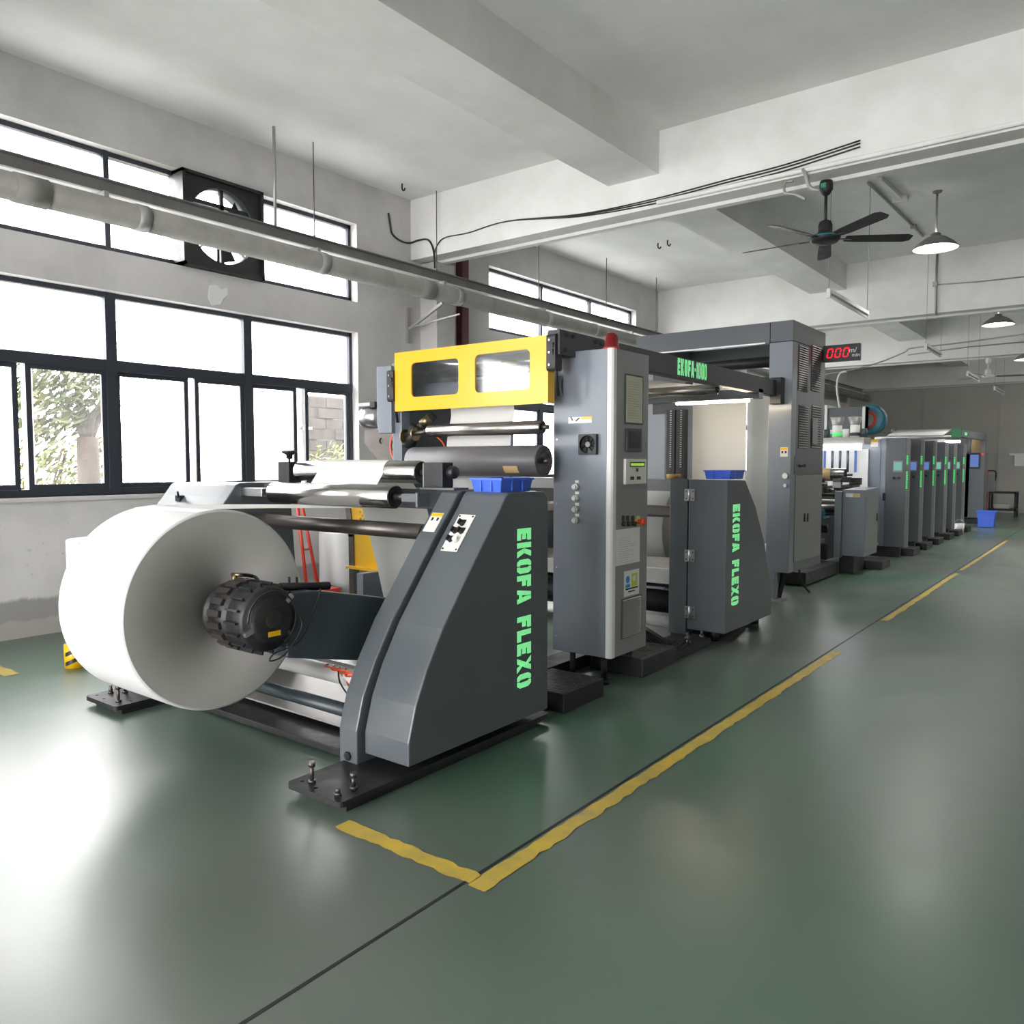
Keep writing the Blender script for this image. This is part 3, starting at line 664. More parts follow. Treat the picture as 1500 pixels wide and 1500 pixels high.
w1 = (gp(603, 532), gp(672.5, 577)); w2 = (gp(696.6, 520), gp(777, 570))
lo = [rrect(gx0, gz0, gx1, gz1, .008)]
wins = []
for (a, b) in (w1, w2):
    rc = (a[0], min(a[1], b[1]), b[0], max(a[1], b[1])); wins.append(rc); lo.append(rrect(*rc, .035))
gd = obj('guard_door', holed(lo, .014, lambda a, b, c: (a, YG+c, b)), M['yellow'], tw, label='bright yellow guard door with two clear windows', bevel=.002)
for rc in wins: obj('window_pane', holed([rrect(rc[0]-.01, rc[1]-.01, rc[2]+.01, rc[3]+.01, .03)], .003, lambda a, b, c: (a, YG+.010+c, b)), M['acryl'], gd)
obj('door_edge', MB().box(gx1-.012, gx1, YG+.007, YG+.07, gz0, gz1), M['yellow'], gd)
obj('door_edge', MB().box(gx0, gx0+.012, YG+.007, YG+.07, gz0, gz1), M['yellow'], gd)
obj('door_edge', MB().box(gx0, gx1, YG+.007, YG+.07, gz1-.012, gz1), M['yellow'], gd)
for xx, zz in ((-4.50, 2.09), (-3.00, 2.22)):
    hb = obj('hinge_bracket', MB().prism(rrect(YG-.02, zz-.12, YG+.06, zz+.12, .02, 3), 'x', xx-.035, xx+.035), M['blackp'], tw)
    for dz in (-.08, 0, .08): obj('bolt', MB().cyl((xx-.01, YG-.02, zz+dz), (xx-.01, YG-.026, zz+dz), .008, 6), M['steel'], hb)
    obj('gas_strut', MB().cyl((xx+.02, YG-.015, zz+.02), (xx+.03, YG+.03, zz-.28), .011, 10).cyl((xx+.02, YG-.025, zz+.06), (xx+.02, YG-.012, zz+.02), .007, 8), M['black'], hb)
roller('idler_roller', -4.42, -3.05, 4.60, 2.02, .10, 'blue', tw, .02, cap='blackp', label='pale blue roller behind the guard windows')
roller('idler_roller', -4.42, -3.05, 4.72, 2.24, .07, 'chrome', tw, .02)
roller('idler_roller', -4.112, -3.08, 4.336, 1.737, .046, 'chromed', tw, .045, label='slim steel roller under the yellow guard')
roller('rubber_roller', -4.265, -3.06, 4.324, 1.512, .106, 'rubber', tw, .04, cap='iron', label='fat grey rubber covered roller')
obj('tape_patch', MB().add([(-3.33+.12*a, 4.324-.1072*math.cos(t_), 1.512+.1072*math.sin(t_)) for a in (0, 1) for t_ in [math.radians(-18-5*k) for k in range(7)]], [(k, k+1, k+8, k+7) for k in range(6)], True), M['kraft'], tw)
# steering motor on the far side plate
mt = obj('motor', MB().lathe([(0,0),(.05,.005),(.078,.03),(.088,.06),(.088,.22),(.06,.24),(.02,.24),(.02,.30)], (-5.10, 4.56, 1.875), (1,0,0), 28), M['steel'], tw, label='silver electric motor behind the yellow guard tower')
obj('terminal_box', MB().box(-5.08, -4.93, 4.50, 4.60, 1.965, 1.995), M['galv'], mt, bevel=.004)
obj('terminal_box', MB().box(-4.93, -4.87, 4.49, 4.60, 1.95, 2.0), M['black'], mt, bevel=.004)
obj('mount_plate', holed([[(-5.06,1.765),(-4.57,1.765),(-4.57,1.42),(-4.72,1.42),(-4.80,1.58)] and [(-5.06,1.775),(-4.56,1.775),(-4.56,1.40),(-4.76,1.40),(-5.06,1.66)], circ(-4.86,1.68,.025), circ(-4.70,1.64,.05)], .02, lambda a, b, c: (a, 4.56+c, b)), M['iron'], mt)
obj('air_hose', MB().tube(smooth([(-4.62,4.50,1.78),(-4.66,4.47,1.68),(-4.65,4.47,1.56),(-4.58,4.5,1.48)], 6), .008, 8), M['orange'], tw)
obj('air_hose', MB().tube(smooth([(-4.16,4.42,1.72),(-4.10,4.46,1.66),(-4.06,4.47,1.58)], 6), .006, 8), M['orange'], tw)
# brass tension cylinder beside the slim roller
cy = obj('tension_cylinder', MB().cyl((-4.36, 4.38, 1.70), (-4.16, 4.44, 1.86), .035, 14).cyl((-4.36, 4.36, 1.62), (-4.28, 4.38, 1.78), .05, 14), M['black'], tw)
obj('brass_body', MB().cyl((-4.25, 4.40, 1.79), (-4.19, 4.43, 1.84), .038, 14), M['brass'], cy)
obj('flange', MB().cyl((-4.37, 4.335, 1.70), (-4.36, 4.335, 1.70), .055, 16), M['brass'], cy)
obj('flange', MB().cyl((-4.26, 4.335, 1.715), (-4.25, 4.335, 1.715), .05, 16), M['brass'], cy)
obj('rod', MB().cyl((-4.40, 4.335, 1.71), (-4.12, 4.336, 1.735), .018, 12), M['iron'], cy)
w = thing('paper_web', 'paper sheet threaded up behind the fat grey roller', 'paper', (-3.75, 4.5, .25), 'paper sheets threaded through the line')
obj('sheet', MB().sheet([(4.60,.25),(4.46,1.2),(4.445,1.55),(4.47,1.7),(4.51,1.85),(4.497,2.0),(4.53,2.09),(4.60,2.125),(4.75,2.16),(5.0,2.18),(5.6,2.22),(8.2,2.30),(8.55,2.33)], RX0+.01, RX1-.01, .0015), M['sheet'], w, fix=False)
# perforated yellow plate on its brown post, beyond the first stand
pg = thing('perforated_guard', 'yellow perforated plate on a brown steel post behind the first stand', 'guard', (-4.95, 4.35, 0))
YP = 4.32
loops = [[(-4.97,.655),(-4.97,1.22),(-4.62,1.22),(-4.62,.655)]]
for r in range(4):
    for k in range(5): loops.append(circ(-4.86+.044*k+(.022 if r % 2 else 0), 1.105-.028*r, .012, 10))
obj('plate', holed(loops, .006, lambda a, b, c: (a, YP+c, b)), M['yellow'], pg)
obj('flange', MB().box(-4.99, -4.62, YP-.05, YP+.003, .645, .665), M['yellow'], pg)
obj('post', MB().bar((-5.02, YP+.02, 1.25), (-4.97, YP+.02, .90), .06, .06).bar((-4.97, YP+.02, .92), (-4.965, YP+.02, 0), .06, .06), M['iron'], pg)
obj('post', MB().box(-4.62, -4.55, 4.06, 4.30, .0, .66), M['blue'], pg, label='pale blue sheet metal leg')
# ================================================================== CONTROL CABINET
XQ, YQ = -2.66, 4.53; ZQ0, ZQ1 = .20, 2.245; XQ0 = -3.127; YQ1 = 5.02
cb_ = thing('control_cabinet', 'tall grey control cabinet with a red beacon, between the two lettered housings', 'cabinet', ((XQ+XQ0)/2, 4.8, 0))
body = obj('body', MB().box(XQ0, XQ-.045, YQ, YQ1, ZQ0, ZQ1), M['blue'], cb_, bevel=.004)
obj('corner_post', MB().prism([(XQ-.043,YQ),(XQ-.043,YQ+.05),(XQ,YQ+.05),(XQ,YQ+.012),(XQ-.012,YQ)], 'z', ZQ0, ZQ1), M['white'], cb_)
door = obj('door', MB().box(XQ-.045, XQ, YQ+.055, YQ1, ZQ0, ZQ1), M['greyl'], cb_, bevel=.004)
for (x, y) in ((XQ-.10, YQ+.08), (XQ0+.10, YQ+.10), (XQ-.10, YQ1-.06), (XQ0+.10, YQ1-.06)):
    l_ = obj('leg', MB().cyl((x, y, 0), (x, y, .03), .035, 12).cyl((x, y, .03), (x, y, ZQ0), .02, 12), M['black'], cb_)
bc = obj('warning_beacon', MB().lathe([(.052,0),(.052,.02),(.047,.022),(.047,.075),(.038,.098),(.018,.110),(0,.112)], (XQ-.055, YQ+.07, ZQ1), (0,0,1), 24), M['red'], cb_, label='dark red dome beacon')
obj('base_ring', MB().cyl((XQ-.055, YQ+.07, ZQ1), (XQ-.055, YQ+.07, ZQ1+.012), .056, 24), M['redp'], bc)
# items on the front
def fq(u, v): q = P(u, v, y=YQ); return q.x, q.z
x0, z0 = fq(832.5, 620.5); x1, z1 = fq(867, 610)
sk = obj('warning_sticker', MB().box(x0, x1, YQ-.001, YQ, z0, z1), M['white'], body)
obj('sticker_heading', MB().box(x0+(x1-x0)*.55, x1, YQ-.0018, YQ-.001, z1-.018, z1), M['yellow'], sk)
obj('sticker_mark', MB().bar((x0+.02, YQ-.0015, z0+.045), (x0+.035, YQ-.0015, z0+.02), .0012, .008), M['blackp'], sk)
obj('sticker_mark', MB().bar((x0+.06, YQ-.0015, z0+.015), (x0+.09, YQ-.0015, z0+.035), .0012, .008), M['blackp'], sk)
x0, z0 = fq(850.5, 666); x1, z1 = fq(876.5, 636); cx, cz = (x0+x1)/2, (z0+z1)/2; hw = (x1-x0)/2
ff = obj('fan_filter', holed([rrect(cx-hw, cz-hw, cx+hw, cz+hw, .008), circ(cx, cz, hw*.88, 28)], .03, lambda a, b, c: (a, YQ-.015+c, b)), M['blackp'], body)
obj('fan_back', MB().cyl((cx, YQ-.002, cz), (cx, YQ-.001, cz), hw*.9, 28), M['black'], ff)
obj('fan_hub', MB().cyl((cx, YQ-.024, cz), (cx, YQ-.004, cz), hw*.26, 20), M['greyl'], ff)
for k in range(8):
    a = 2*math.pi*k/8
    obj('fan_blade', MB().add([(cx+r*math.cos(a+d), YQ+dy, cz+r*math.sin(a+d)) for r in (hw*.24, hw*.85) for d, dy in ((0,-.018), (.5,-.006))], [(0,1,3,2)]), M['black'], ff)
for v in (713, 729.6, 746, 762):
    x, z = fq(845, v)
    kb = obj('white_knob', MB().cyl((x, YQ, z), (x, YQ-.03, z), .020, 18).cyl((x, YQ-.03, z), (x, YQ-.045, z), .015, 18), M['cream'], body)
    obj('knob_tag', MB().box(x-.012, x+.018, YQ-.004, YQ, z+.026, z+.044), M['white'], kb)
for z in (.30, .78, 1.22, 1.66, 2.1):
    for x in (XQ0+.03,): obj('screw', MB().cyl((x, YQ, z), (x, YQ-.004, z), .006, 8), M['steel'], body)
# items on the aisle side
def rq(u, v): q = P(u, v, x=XQ); return q.y, q.z
def rbox(u0, v0, u1, v1, t0, t1):
    a = rq(u0, (v0+v1)/2)[0]; b = rq(u1, (v0+v1)/2)[0]; um = (u0+u1)/2; z0 = rq(um, v1)[1]; z1 = rq(um, v0)[1]
    return a, b, z0, z1, MB().box(XQ+t0, XQ+t1, a, b, z0, z1)
a, b, z0, z1, mb = rbox(915, 549, 941, 622, 0, .006)
pf = obj('notice_frame', mb, M['maroon'] and mat('dark_green_frame', (.02,.05,.035), .5), door)
obj('notice_sheet', MB().box(XQ+.006, XQ+.0075, a+.012, b-.012, z0+.012, z1-.012), mat('aged_paper', (.58,.56,.44), .7), pf)
ln = MB(); rn2 = random.Random(5)
for k in range(16): ln.box(XQ+.0075, XQ+.0081, a+.03, a+.03+(b-a-.06)*rn2.uniform(.45, 1), z1-.05-k*.016-.003, z1-.05-k*.016)
obj('notice_lines', ln, mat('faint_ink', (.36,.35,.28), .7), pf, kind='stuff')
a, b, z0, z1, mb = rbox(916, 628, 938.5, 662, 0, .012)
hm = obj('touch_panel', mb, M['blackp'], door, bevel=.004); obj('screen', MB().box(XQ+.012, XQ+.0135, a+.03, b-.025, z0+.03, z1-.02), M['screen'], hm)
a, b, z0, z1, mb = rbox(913, 672, 943.5, 709, 0, .02)
kp = obj('counter_unit', mb, M['cream'], door, bevel=.004, label='cream counter unit with a green display')
obj('display_bezel', MB().box(XQ+.02, XQ+.022, a+.055, b-.03, z1-.055, z1-.022), M['blackp'], kp)
obj('display', MB().box(XQ+.022, XQ+.0228, a+.065, b-.04, z1-.048, z1-.03), M['lcd'], kp)
for dy, dz in ((.14,.085), (.06,.03), (.085,.03), (.15,.03), (.175,.03)):
    if a+dy+.02 < b: obj('key', MB().box(XQ+.02, XQ+.025, a+dy, a+dy+.022, z0+dz, z0+dz+.022), M['blackp'], kp)
for u in (912.5, 919, 926.5):
    y, z = rq(u, 765)
    sw = obj('selector_switch', MB().cyl((XQ, y, z-.01), (XQ+.025, y, z-.01), .017, 16), M['blackp'], door); obj('switch_tag', MB().box(XQ, XQ+.004, y-.018, y+.018, z+.01, z+.045), M['black'], sw)
y, z = rq(934, 764); es = obj('emergency_stop', MB().lathe([(.016,0),(.016,.03),(.026,.035),(.026,.055),(.018,.06),(0,.06)], (XQ, y, z), (1,0,0), 20), M['redp'], door, label='red mushroom emergency stop button')
obj('collar', MB().cyl((XQ, y, z), (XQ+.008, y, z), .036, 20), mat('lime_plastic', (.45,.5,.08), .5), es)
a, b, z0, z1, mb = rbox(902, 774, 937, 826, 0, .001)
nt_ = obj('paper_notice', mb, M['white'], door); ln = MB()
for k in range(12): ln.box(XQ+.001, XQ+.0015, a+.04, a+.04+(b-a-.08)*rn2.uniform(.5, 1), z1-.06-k*.015-.003, z1-.06-k*.015)
obj('notice_lines', ln, mat('pale_ink', (.5,.5,.5), .7), nt_, kind='stuff')
a, b, z0, z1, mb = rbox(914, 835, 936, 872, 0, .001); sk = obj('safety_label', mb, M['white'], door)
obj('label_panel', MB().cyl((XQ+.001, a+.05, z1-.06), (XQ+.002, a+.05, z1-.06), .026, 20), mat('label_blue', (.03,.25,.65), .5), sk)
obj('label_panel', MB().box(XQ+.001, XQ+.002, a+.02, a+.08, z1-.115, z1-.092), M['label_blue'] if 'label_blue' in M else bpy.data.materials['label_blue'], sk)
obj('label_panel', MB().box(XQ+.001, XQ+.002, a+.10, b-.025, z1-.115, z1-.025), mat('label_lime', (.55,.65,.05), .5), sk)
obj('label_dome', MB().cyl((XQ+.002, a+.135, z1-.06), (XQ+.0025, a+.135, z1-.06), .02, 16), M['white'], sk)
obj('label_text', MB().box(XQ+.001, XQ+.002, a+.02, b-.02, z0+.045, z0+.055).box(XQ+.001, XQ+.002, a+.06, b-.06, z0+.025, z0+.034), M['black'], sk, kind='stuff')
a, b, z0, z1, mb = rbox(909.5, 874, 939, 932, 0, .004); vg = obj('vent_grille', mb, mat('vent_grey', (.07,.07,.062), .5), door, bevel=.002)
for k in range(22):
    zz = z0+.012+(z1-z0-.024)*k/21; obj('slat', MB().prism([(XQ+.004, zz-.001), (XQ+.012, zz-.003), (XQ+.004, zz+.0035)], 'y', a+.015, b-.015), M['greyl'], vg)
# black tread steps and base rails on the floor
def step(y0, y1, x0, x1, h, label, group='black chequered steps along the line'):
    s = thing('step_box', label, 'step', ((x0+x1)/2, (y0+y1)/2, 0), group)
    obj('box', MB().box(x0, x1, y0, y1, 0, h), M['black'], s, bevel=.006)
    tr = MB(); n = int((y1-y0)/.05); m_ = int((x1-x0)/.05)
    for i in range(n):
        for k in range(m_):
            cx, cy = x0+.03+k*.05, y0+.03+i*.05
            if cx+.02 < x1 and cy+.02 < y1: tr.bar((cx-.012, cy-(.008 if (i+k) % 2 else -.008), h+.001), (cx+.012, cy+(.008 if (i+k) % 2 else -.008), h+.001), .006, .004)
    obj('tread_pattern', tr, M['iron'], s, kind='stuff', fix=False)
    return s
step(3.90, 4.36, -3.02, -2.61, .12, 'low black chequered step between front housing and control cabinet')
step(4.90, 5.42, -3.05, -2.62, .13, 'low black chequered step right under the back of the control cabinet')
rl = thing('base_rail', 'black steel base rail running along the floor under the line', 'rail', (-2.80, 5.2, 0))
obj('rail', MB().box(-2.98, -2.72, 3.74, 3.88, 0, .07).box(-3.3, -3.1, 3.74, 5.5, 0, .09), M['black'], rl, bevel=.004)
obj('rail', MB().box(-2.98, -2.66, 5.44, 6.15, 0, .06), M['black'], rl, bevel=.004)
for (x, y) in ((-2.72,5.85),(-2.78,5.95),(-2.72,6.1),(-2.85,5.75)): obj('bolt', MB().cyl((x, y, .06), (x, y, .085), .02, 6).cyl((x, y, .085), (x, y, .12), .011, 10), M['iron'], rl)
obj('wedge', MB().prism([(-3.06,.06),(-2.80,.06),(-2.80,.10),(-3.06,.22)], 'y', 5.6, 5.66), M['iron'], rl)
cbl = MB()
for k in range(5): cbl.tube(smooth([(-2.9-.06*k, 5.3+.05*k, .40-.05*k), (-2.95, 5.4, .25), (-2.85+.05*k, 5.5, .10), (-2.80, 5.7+.1*k, .075)], 5), .005, 6)
obj('cable', cbl, M['blackp'], rl, kind='stuff')
# ================================================================== OVERHEAD BEAM
ob = thing('overhead_beam', 'long grey overhead beam lettered in green from cabinet to dryer tower', 'beam', (-2.95, 6.4, 2.2))
bm_ = obj('beam', MB().box(-3.05, -2.95, 4.34, 8.44, 2.205, 2.37), M['beamg'], ob, bevel=.005)
for (y, z) in ((4.42,2.34),(4.50,2.34),(4.78,2.335),(4.86,2.335),(4.40,2.24)): obj('bolt', MB().cyl((-2.95, y, z), (-2.94, y, z), .014, 8), M['black'], bm_)
obj('beam', MB().box(-4.55, -4.45, 4.5, 8.44, 2.205, 2.37), M['grey'], ob, bevel=.005)
obj('cross_beam', MB().box(-4.55, -2.95, 7.90, 8.02, 2.15, 2.25), M['grey'], ob, bevel=.005)
obj('end_bracket', MB().box(-3.02, -2.90, 8.40, 8.52, 2.12, 2.40), M['blackp'], ob, bevel=.006)
ya, za0 = P(992.5, 545, x=-2.95).y, P(1014, 553, x=-2.95).z; yb = P(1035, 545, x=-2.95).y; za1 = P(1014, 529, x=-2.95).z
s2 = 1.0/textlen('EKOFA-1000', .24)
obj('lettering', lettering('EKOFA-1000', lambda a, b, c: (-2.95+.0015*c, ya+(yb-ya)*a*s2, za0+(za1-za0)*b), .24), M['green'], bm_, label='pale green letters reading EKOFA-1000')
tl_ = obj('tube_lamp', MB().cyl((-3.84, 7.88, 2.13), (-3.04, 7.88, 2.13), .014, 12), M['tubew'], ob, label='glowing warm tube light under the cross beam')
obj('lamp_holder', MB().box(-3.88, -3.0, 7.86, 7.90, 2.146, 2.15), M['galv'], tl_)
for y, z in ((7.15, 2.28), (5.35, 2.26)): roller('idler_roller', -4.44, -3.07, y, z-.09, .05, 'chromed', ob, .02)
# ================================================================== SECOND UNWINDING STAND
s2_ = thing('unwind_stand', 'smaller-looking second grey stand with three hinges and green lettering behind the cabinet', 'machine', (-3.75, 6.7, 0))
Q2 = [P(u, v, x=-2.55) for u, v in ((1092,703.5),(1107,742),(1120.6,797),(1129,863),(1130,894.5))]
prof = [(6.17,.10),(6.17,1.362)] + [(q.y, q.z) for q in Q2[:4]] + [(Q2[4].y, .10)]
cv = obj('side_cover', MB().prism(prof, 'x', -2.885, -2.55), M['grey'], s2_, bevel=.007)
pf2 = [(6.17,.05)] + [(6.17,1.366)] + [(y+.02, z) for y, z in prof[2:6]] + [(prof[6][0]+.02,.05)]
f2 = obj('side_frame', MB().prism(pf2, 'x', -3.06, -2.895), M['grey'], s2_, bevel=.007)
obj('side_frame', MB().prism(pf2, 'x', -4.75, -4.62), M['grey'], s2_, bevel=.007)
for v in (725, 814, 897):
    q = P(1010.5, v, y=6.17); hg = obj('hinge', MB().box(q.x-.045, q.x+.045, 6.164, 6.17, q.z-.05, q.z+.05).cyl((q.x, 6.160, q.z-.05), (q.x, 6.160, q.z+.05), .008, 8), M['steel'], f2)
    for dx in (-.03,.03):
        for dz in (-.03,.03): obj('screw', MB().cyl((q.x+dx, 6.164, q.z+dz), (q.x+dx, 6.161, q.z+dz), .006, 6), M['black'], hg)
zt, zb = P(1077, 739, x=-2.55).z, P(1077, 886, x=-2.55).z; ya, yb = P(1072.5, 812, x=-2.55).y, P(1082.5, 812, x=-2.55).y
for wd, off in (('EKOFA', 0), ('FLEXO', x_)):
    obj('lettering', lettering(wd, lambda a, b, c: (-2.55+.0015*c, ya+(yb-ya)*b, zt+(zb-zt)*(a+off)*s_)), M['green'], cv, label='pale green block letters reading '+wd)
obj('base_plate', MB().box(-3.05, -2.76, 6.2, 7.25, .02, .06), M['black'], s2_)
obj('foot', MB().cyl((-2.72, 6.35, 0), (-2.72, 6.35, .10), .05, 14), M['black'], s2_)
obj('foot', MB().cyl((-2.72, 7.25, 0), (-2.72, 7.25, .10), .05, 14), M['black'], s2_)
obj('foot', MB().cyl((-4.68, 6.5, 0), (-4.68, 6.5, .06), .05, 14), M['black'], s2_)
obj('tie_rail', MB().box(-4.62, -3.06, 6.20, 6.32, 1.26, 1.36), M['greyl'], s2_, bevel=.005)
obj('tie_shaft', MB().box(-4.62, -3.06, 6.25, 6.33, 1.03, 1.13), M['iron'], s2_, bevel=.02)
obj('lift_arm', MB().prism([(6.6,.62),(6.6,.70),(7.2,1.0),(7.3,.95),(7.3,.62)], 'x', -3.25, -3.10), M['dark'], s2_, bevel=.006)
obj('lift_arm', MB().prism([(6.6,.62),(6.6,.70),(7.2,1.0),(7.3,.95),(7.3,.62)], 'x', -4.45, -4.30), M['dark'], s2_, bevel=.006)
obj('chuck', MB().cyl((-3.44, 7.22, .86), (-3.12, 7.22, .86), .12, 24), M['black'], s2_)
obj('pressure_beam', MB().prism([(6.3,.44),(6.3,.58),(6.45,.64),(6.60,.64),(6.60,.44)], 'x', -4.62, -3.06), M['galv'], s2_, bevel=.006)
obj('low_roller', MB().cyl((-4.62, 6.4, .27), (-3.06, 6.4, .27), .10, 28), M['black'], s2_)
obj('cross_member', MB().box(-4.62, -3.06, 6.6, 6.75, .36, .44), M['black'], s2_)
obj('air_pipe', MB().cyl((-4.62, 6.25, .12), (-3.06, 6.25, .12), .05, 16), M['white'], s2_)
t = thing('paper_roll', 'white paper roll half hidden inside the second stand', 'paper roll', (-3.75, 7.22, .42))
obj('paper_coil', MB().lathe([(.43,0),(.44,.01),(.44,.61),(.43,.62)], (RX0, 7.22, .86), (1,0,0), 96), M['paper'], t)
for xf, s in ((RX1-.001, 1), (RX0+.001, -1)): obj('roll_end', MB().lathe([(.43,0),(.05,0),(.05,-.05)], (xf, 7.22, .86), (s,0,0), 64), M['papere'], t)
bin_('parts_bin', (P(1060,702,x=-2.68).x, 6.42, 1.364), .23, .30, .075, 'blue plastic parts bin standing on the second grey housing')
q = P(987, 697, y=6.26)
one('tape_roll', MB().lathe([(.06,0),(.06,.045),(.045,.045),(.045,0),(.06,0)], (q.x, 6.26, 1.36), (0,0,1), 28), M['tape'], 'roll of tan masking tape lying on the second stand rail', 'tape')
one('sensor_box', MB().box(-4.0, -3.86, 6.22, 6.30, 1.36, 1.45), M['white'], 'small white sensor box on the second stand rail beside the tape', 'sensor', bevel=.006)
# ================================================================== DRYER TOWER
XT, YT0, YT1, ZT = -2.82, 8.51, 9.64, 3.0
dt = thing('dryer_tower', 'tall grey dryer tower with louvred side and bridge frame', 'machine', (-3.75, 9.0, 0))
obj('post', MB().prism([(-3.07, 0.03), (-3.07, 2.78), (XT, 2.78), (XT, .32), (-2.96, .32), (-2.96, .03)], 'y', YT0, YT0+.16), M['blue'], dt, bevel=.005)
bd = obj('side_housing', MB().box(-3.07, XT, YT0+.16, YT1, .32, 2.78), M['grey'], dt, bevel=.005)
obj('post', MB().box(-4.68, -4.45, YT0, YT1, 0.03, 2.78), M['blue'], dt, bevel=.005)
hood = obj('hood', MB().box(-4.68, -3.07, YT0, YT0+.12, 2.78, ZT).box(-4.68, -4.45, YT0+.12, YT1, 2.78, ZT).box(-4.45, -3.07, YT1-.10, YT1, 2.70, ZT), M['grey'], dt, bevel=.004)
obj('hood_end', MB().box(-3.065, XT, YT0, YT1, 2.785, ZT), M['grey'], dt, bevel=.005)
obj('hood_edge', MB().box(-4.4, -3.12, YT0-.008, YT0, 2.775, 2.79), M['steel'], dt)
obj('foot', MB().box(-3.10, -2.90, YT0-.06, YT0+.22, 0, .03), M['galv'], dt)
obj('foot', MB().box(-4.70, -4.42, YT0-.05, YT0+.25, 0, .03), M['galv'], dt)
obj('rear_leg', MB().bar((-2.93, YT0+.19, .32), (-2.97, YT0+.12, .03), .05, .05), M['black'], dt)
roller('idler_roller', -4.40, -3.10, 8.66, 2.60, .06, 'black', dt, .03, label='black roller high inside the dryer frame')
roller('idler_roller', -4.40, -3.10, 9.3, 2.45, .06, 'chromed', dt, .03)
for (u0, u1) in ((1170, 1184), (1189, 1203)):
    for (v0, v1, n) in ((505, 572, 20), (592, 655, 18)):
        um = (u0+u1)/2; a, b = P(u0, v0, x=XT).y, P(u1, v0, x=XT).y; z1, z0 = P(um, v0+2, x=XT).z, P(um, v1+2, x=XT).z
        lp = obj('louvre_panel', MB().box(XT, XT+.003, a, b, z0, z1), M['black'], bd)
        for k in range(n):
            zz = z0+(z1-z0)*(k+.5)/n; obj('louvre_slat', MB().prism([(XT+.003, zz-.004), (XT+.014, zz-.006), (XT+.003, zz+.008)], 'y', a+.01, b-.01), M['greyl'], lp)
a, b = P(1192, 630, x=XT).y, P(1199, 630, x=XT).y
obj('paper_notice', MB().box(XT+.015, XT+.017, a-.09, b-.08, P(1184,650,x=XT).z, P(1184,612,x=XT).z), M['greyl'], bd)
obj('door_panel', MB().box(XT, XT+.006, 8.66, 9.60, .42, 1.36), M['greyl'], bd, bevel=.002)
rp = obj('recess_panel', MB().box(XT, XT+.004, 8.62, 9.62, 1.38, 1.575), M['grey'], bd)
for y in (8.78, 8.85, 8.92): obj('knob', MB().cyl((XT+.004, y, 1.47), (XT+.03, y, 1.47), .015, 12), M['blackp'], rp)
for u in (1177.5, 1182): y = P(u, 757, x=XT).y; obj('handle', MB().box(XT+.006, XT+.016, y-.012, y+.012, P(u,764,x=XT).z, P(u,752,x=XT).z), M['blackp'], bd)
q = P(1148.5, 662, y=YT0); sk = obj('warning_sticker', MB().box(q.x-.04, q.x+.04, YT0-.001, YT0, q.z-.05, q.z+.05), M['cream'], dt)
obj('sticker_heading', MB().box(q.x-.038, q.x+.038, YT0-.002, YT0-.001, q.z+.022, q.z+.046), M['yellow'], sk)
for dx in (-.018, .018): obj('sticker_mark', MB().box(q.x+dx-.01, q.x+dx+.01, YT0-.002, YT0-.001, q.z-.015, q.z+.01), M['blackp'], sk)
for v, r in ((697, .032), (711, .02)):
    q = P(1151, v, y=YT0); kb = obj('pressure_gauge', MB().cyl((q.x, YT0, q.z), (q.x, YT0-.03, q.z), r, 20), M['steel'], dt); obj('dial', MB().cyl((q.x, YT0-.03, q.z), (q.x, YT0-.031, q.z), r*.8, 20), M['white'], kb)
obj('cable', MB().tube(smooth([(-2.90, 9.1, .32), (-2.88, 9.15, .15), (-2.84, 9.3, .02), (-2.9, 9.5, .01)], 6), .012, 8), M['blackp'], dt)
# speed display hung on the tower's back corner
dp = thing('speed_display', 'black speed display showing red 000 on the dryer tower corner', 'display', (-2.62, 9.58, 2.64))
DX0, DX1, DZ0, DZ1 = -2.81, -2.41, 2.652, 2.842; DY = 9.52
obj('housing', MB().box(DX0, DX1, DY, DY+.06, DZ0, DZ1), M['blackp'], dp, bevel=.006)
SEG = {'a': ((.1,.95),(.9,.95)), 'b': ((.95,.9),(.95,.55)), 'c': ((.95,.45),(.95,.1)), 'd': ((.1,.05),(.9,.05)), 'e': ((.05,.45),(.05,.1)), 'f': ((.05,.9),(.05,.55))}
for k in range(3):
    dg = MB(); x0 = DX0+.038+k*.088
    for sg in 'abcdef':
        (ax, az), (bx_, bz) = SEG[sg]; f = lambda x, z: (x0+.058*x+.018*z, DY-.003, DZ0+.045+.105*z); dg.bar(f(ax, az), f(bx_, bz), .003, .013, up=(0,1,0)) if False else dg.bar(f(ax, az), f(bx_, bz), .013, .003, up=(0,1,0))
    obj('digit', dg, M['led'], dp, label='glowing red seven segment zero')
obj('unit_text', small_text('m/', .08, lambda a, b, c: (DX0+.325+a, DY-.002-c, DZ0+.115+b)), M['white'], dp)
obj('unit_text', small_text('min', .06, lambda a, b, c: (DX0+.358+a, DY-.002-c, DZ0+.06+b)), M['white'], dp)
obj('bracket', MB().box(DX0-.02, DX0+.03, DY+.06, 9.63, DZ0+.03, DZ1-.05), M['black'], dp)
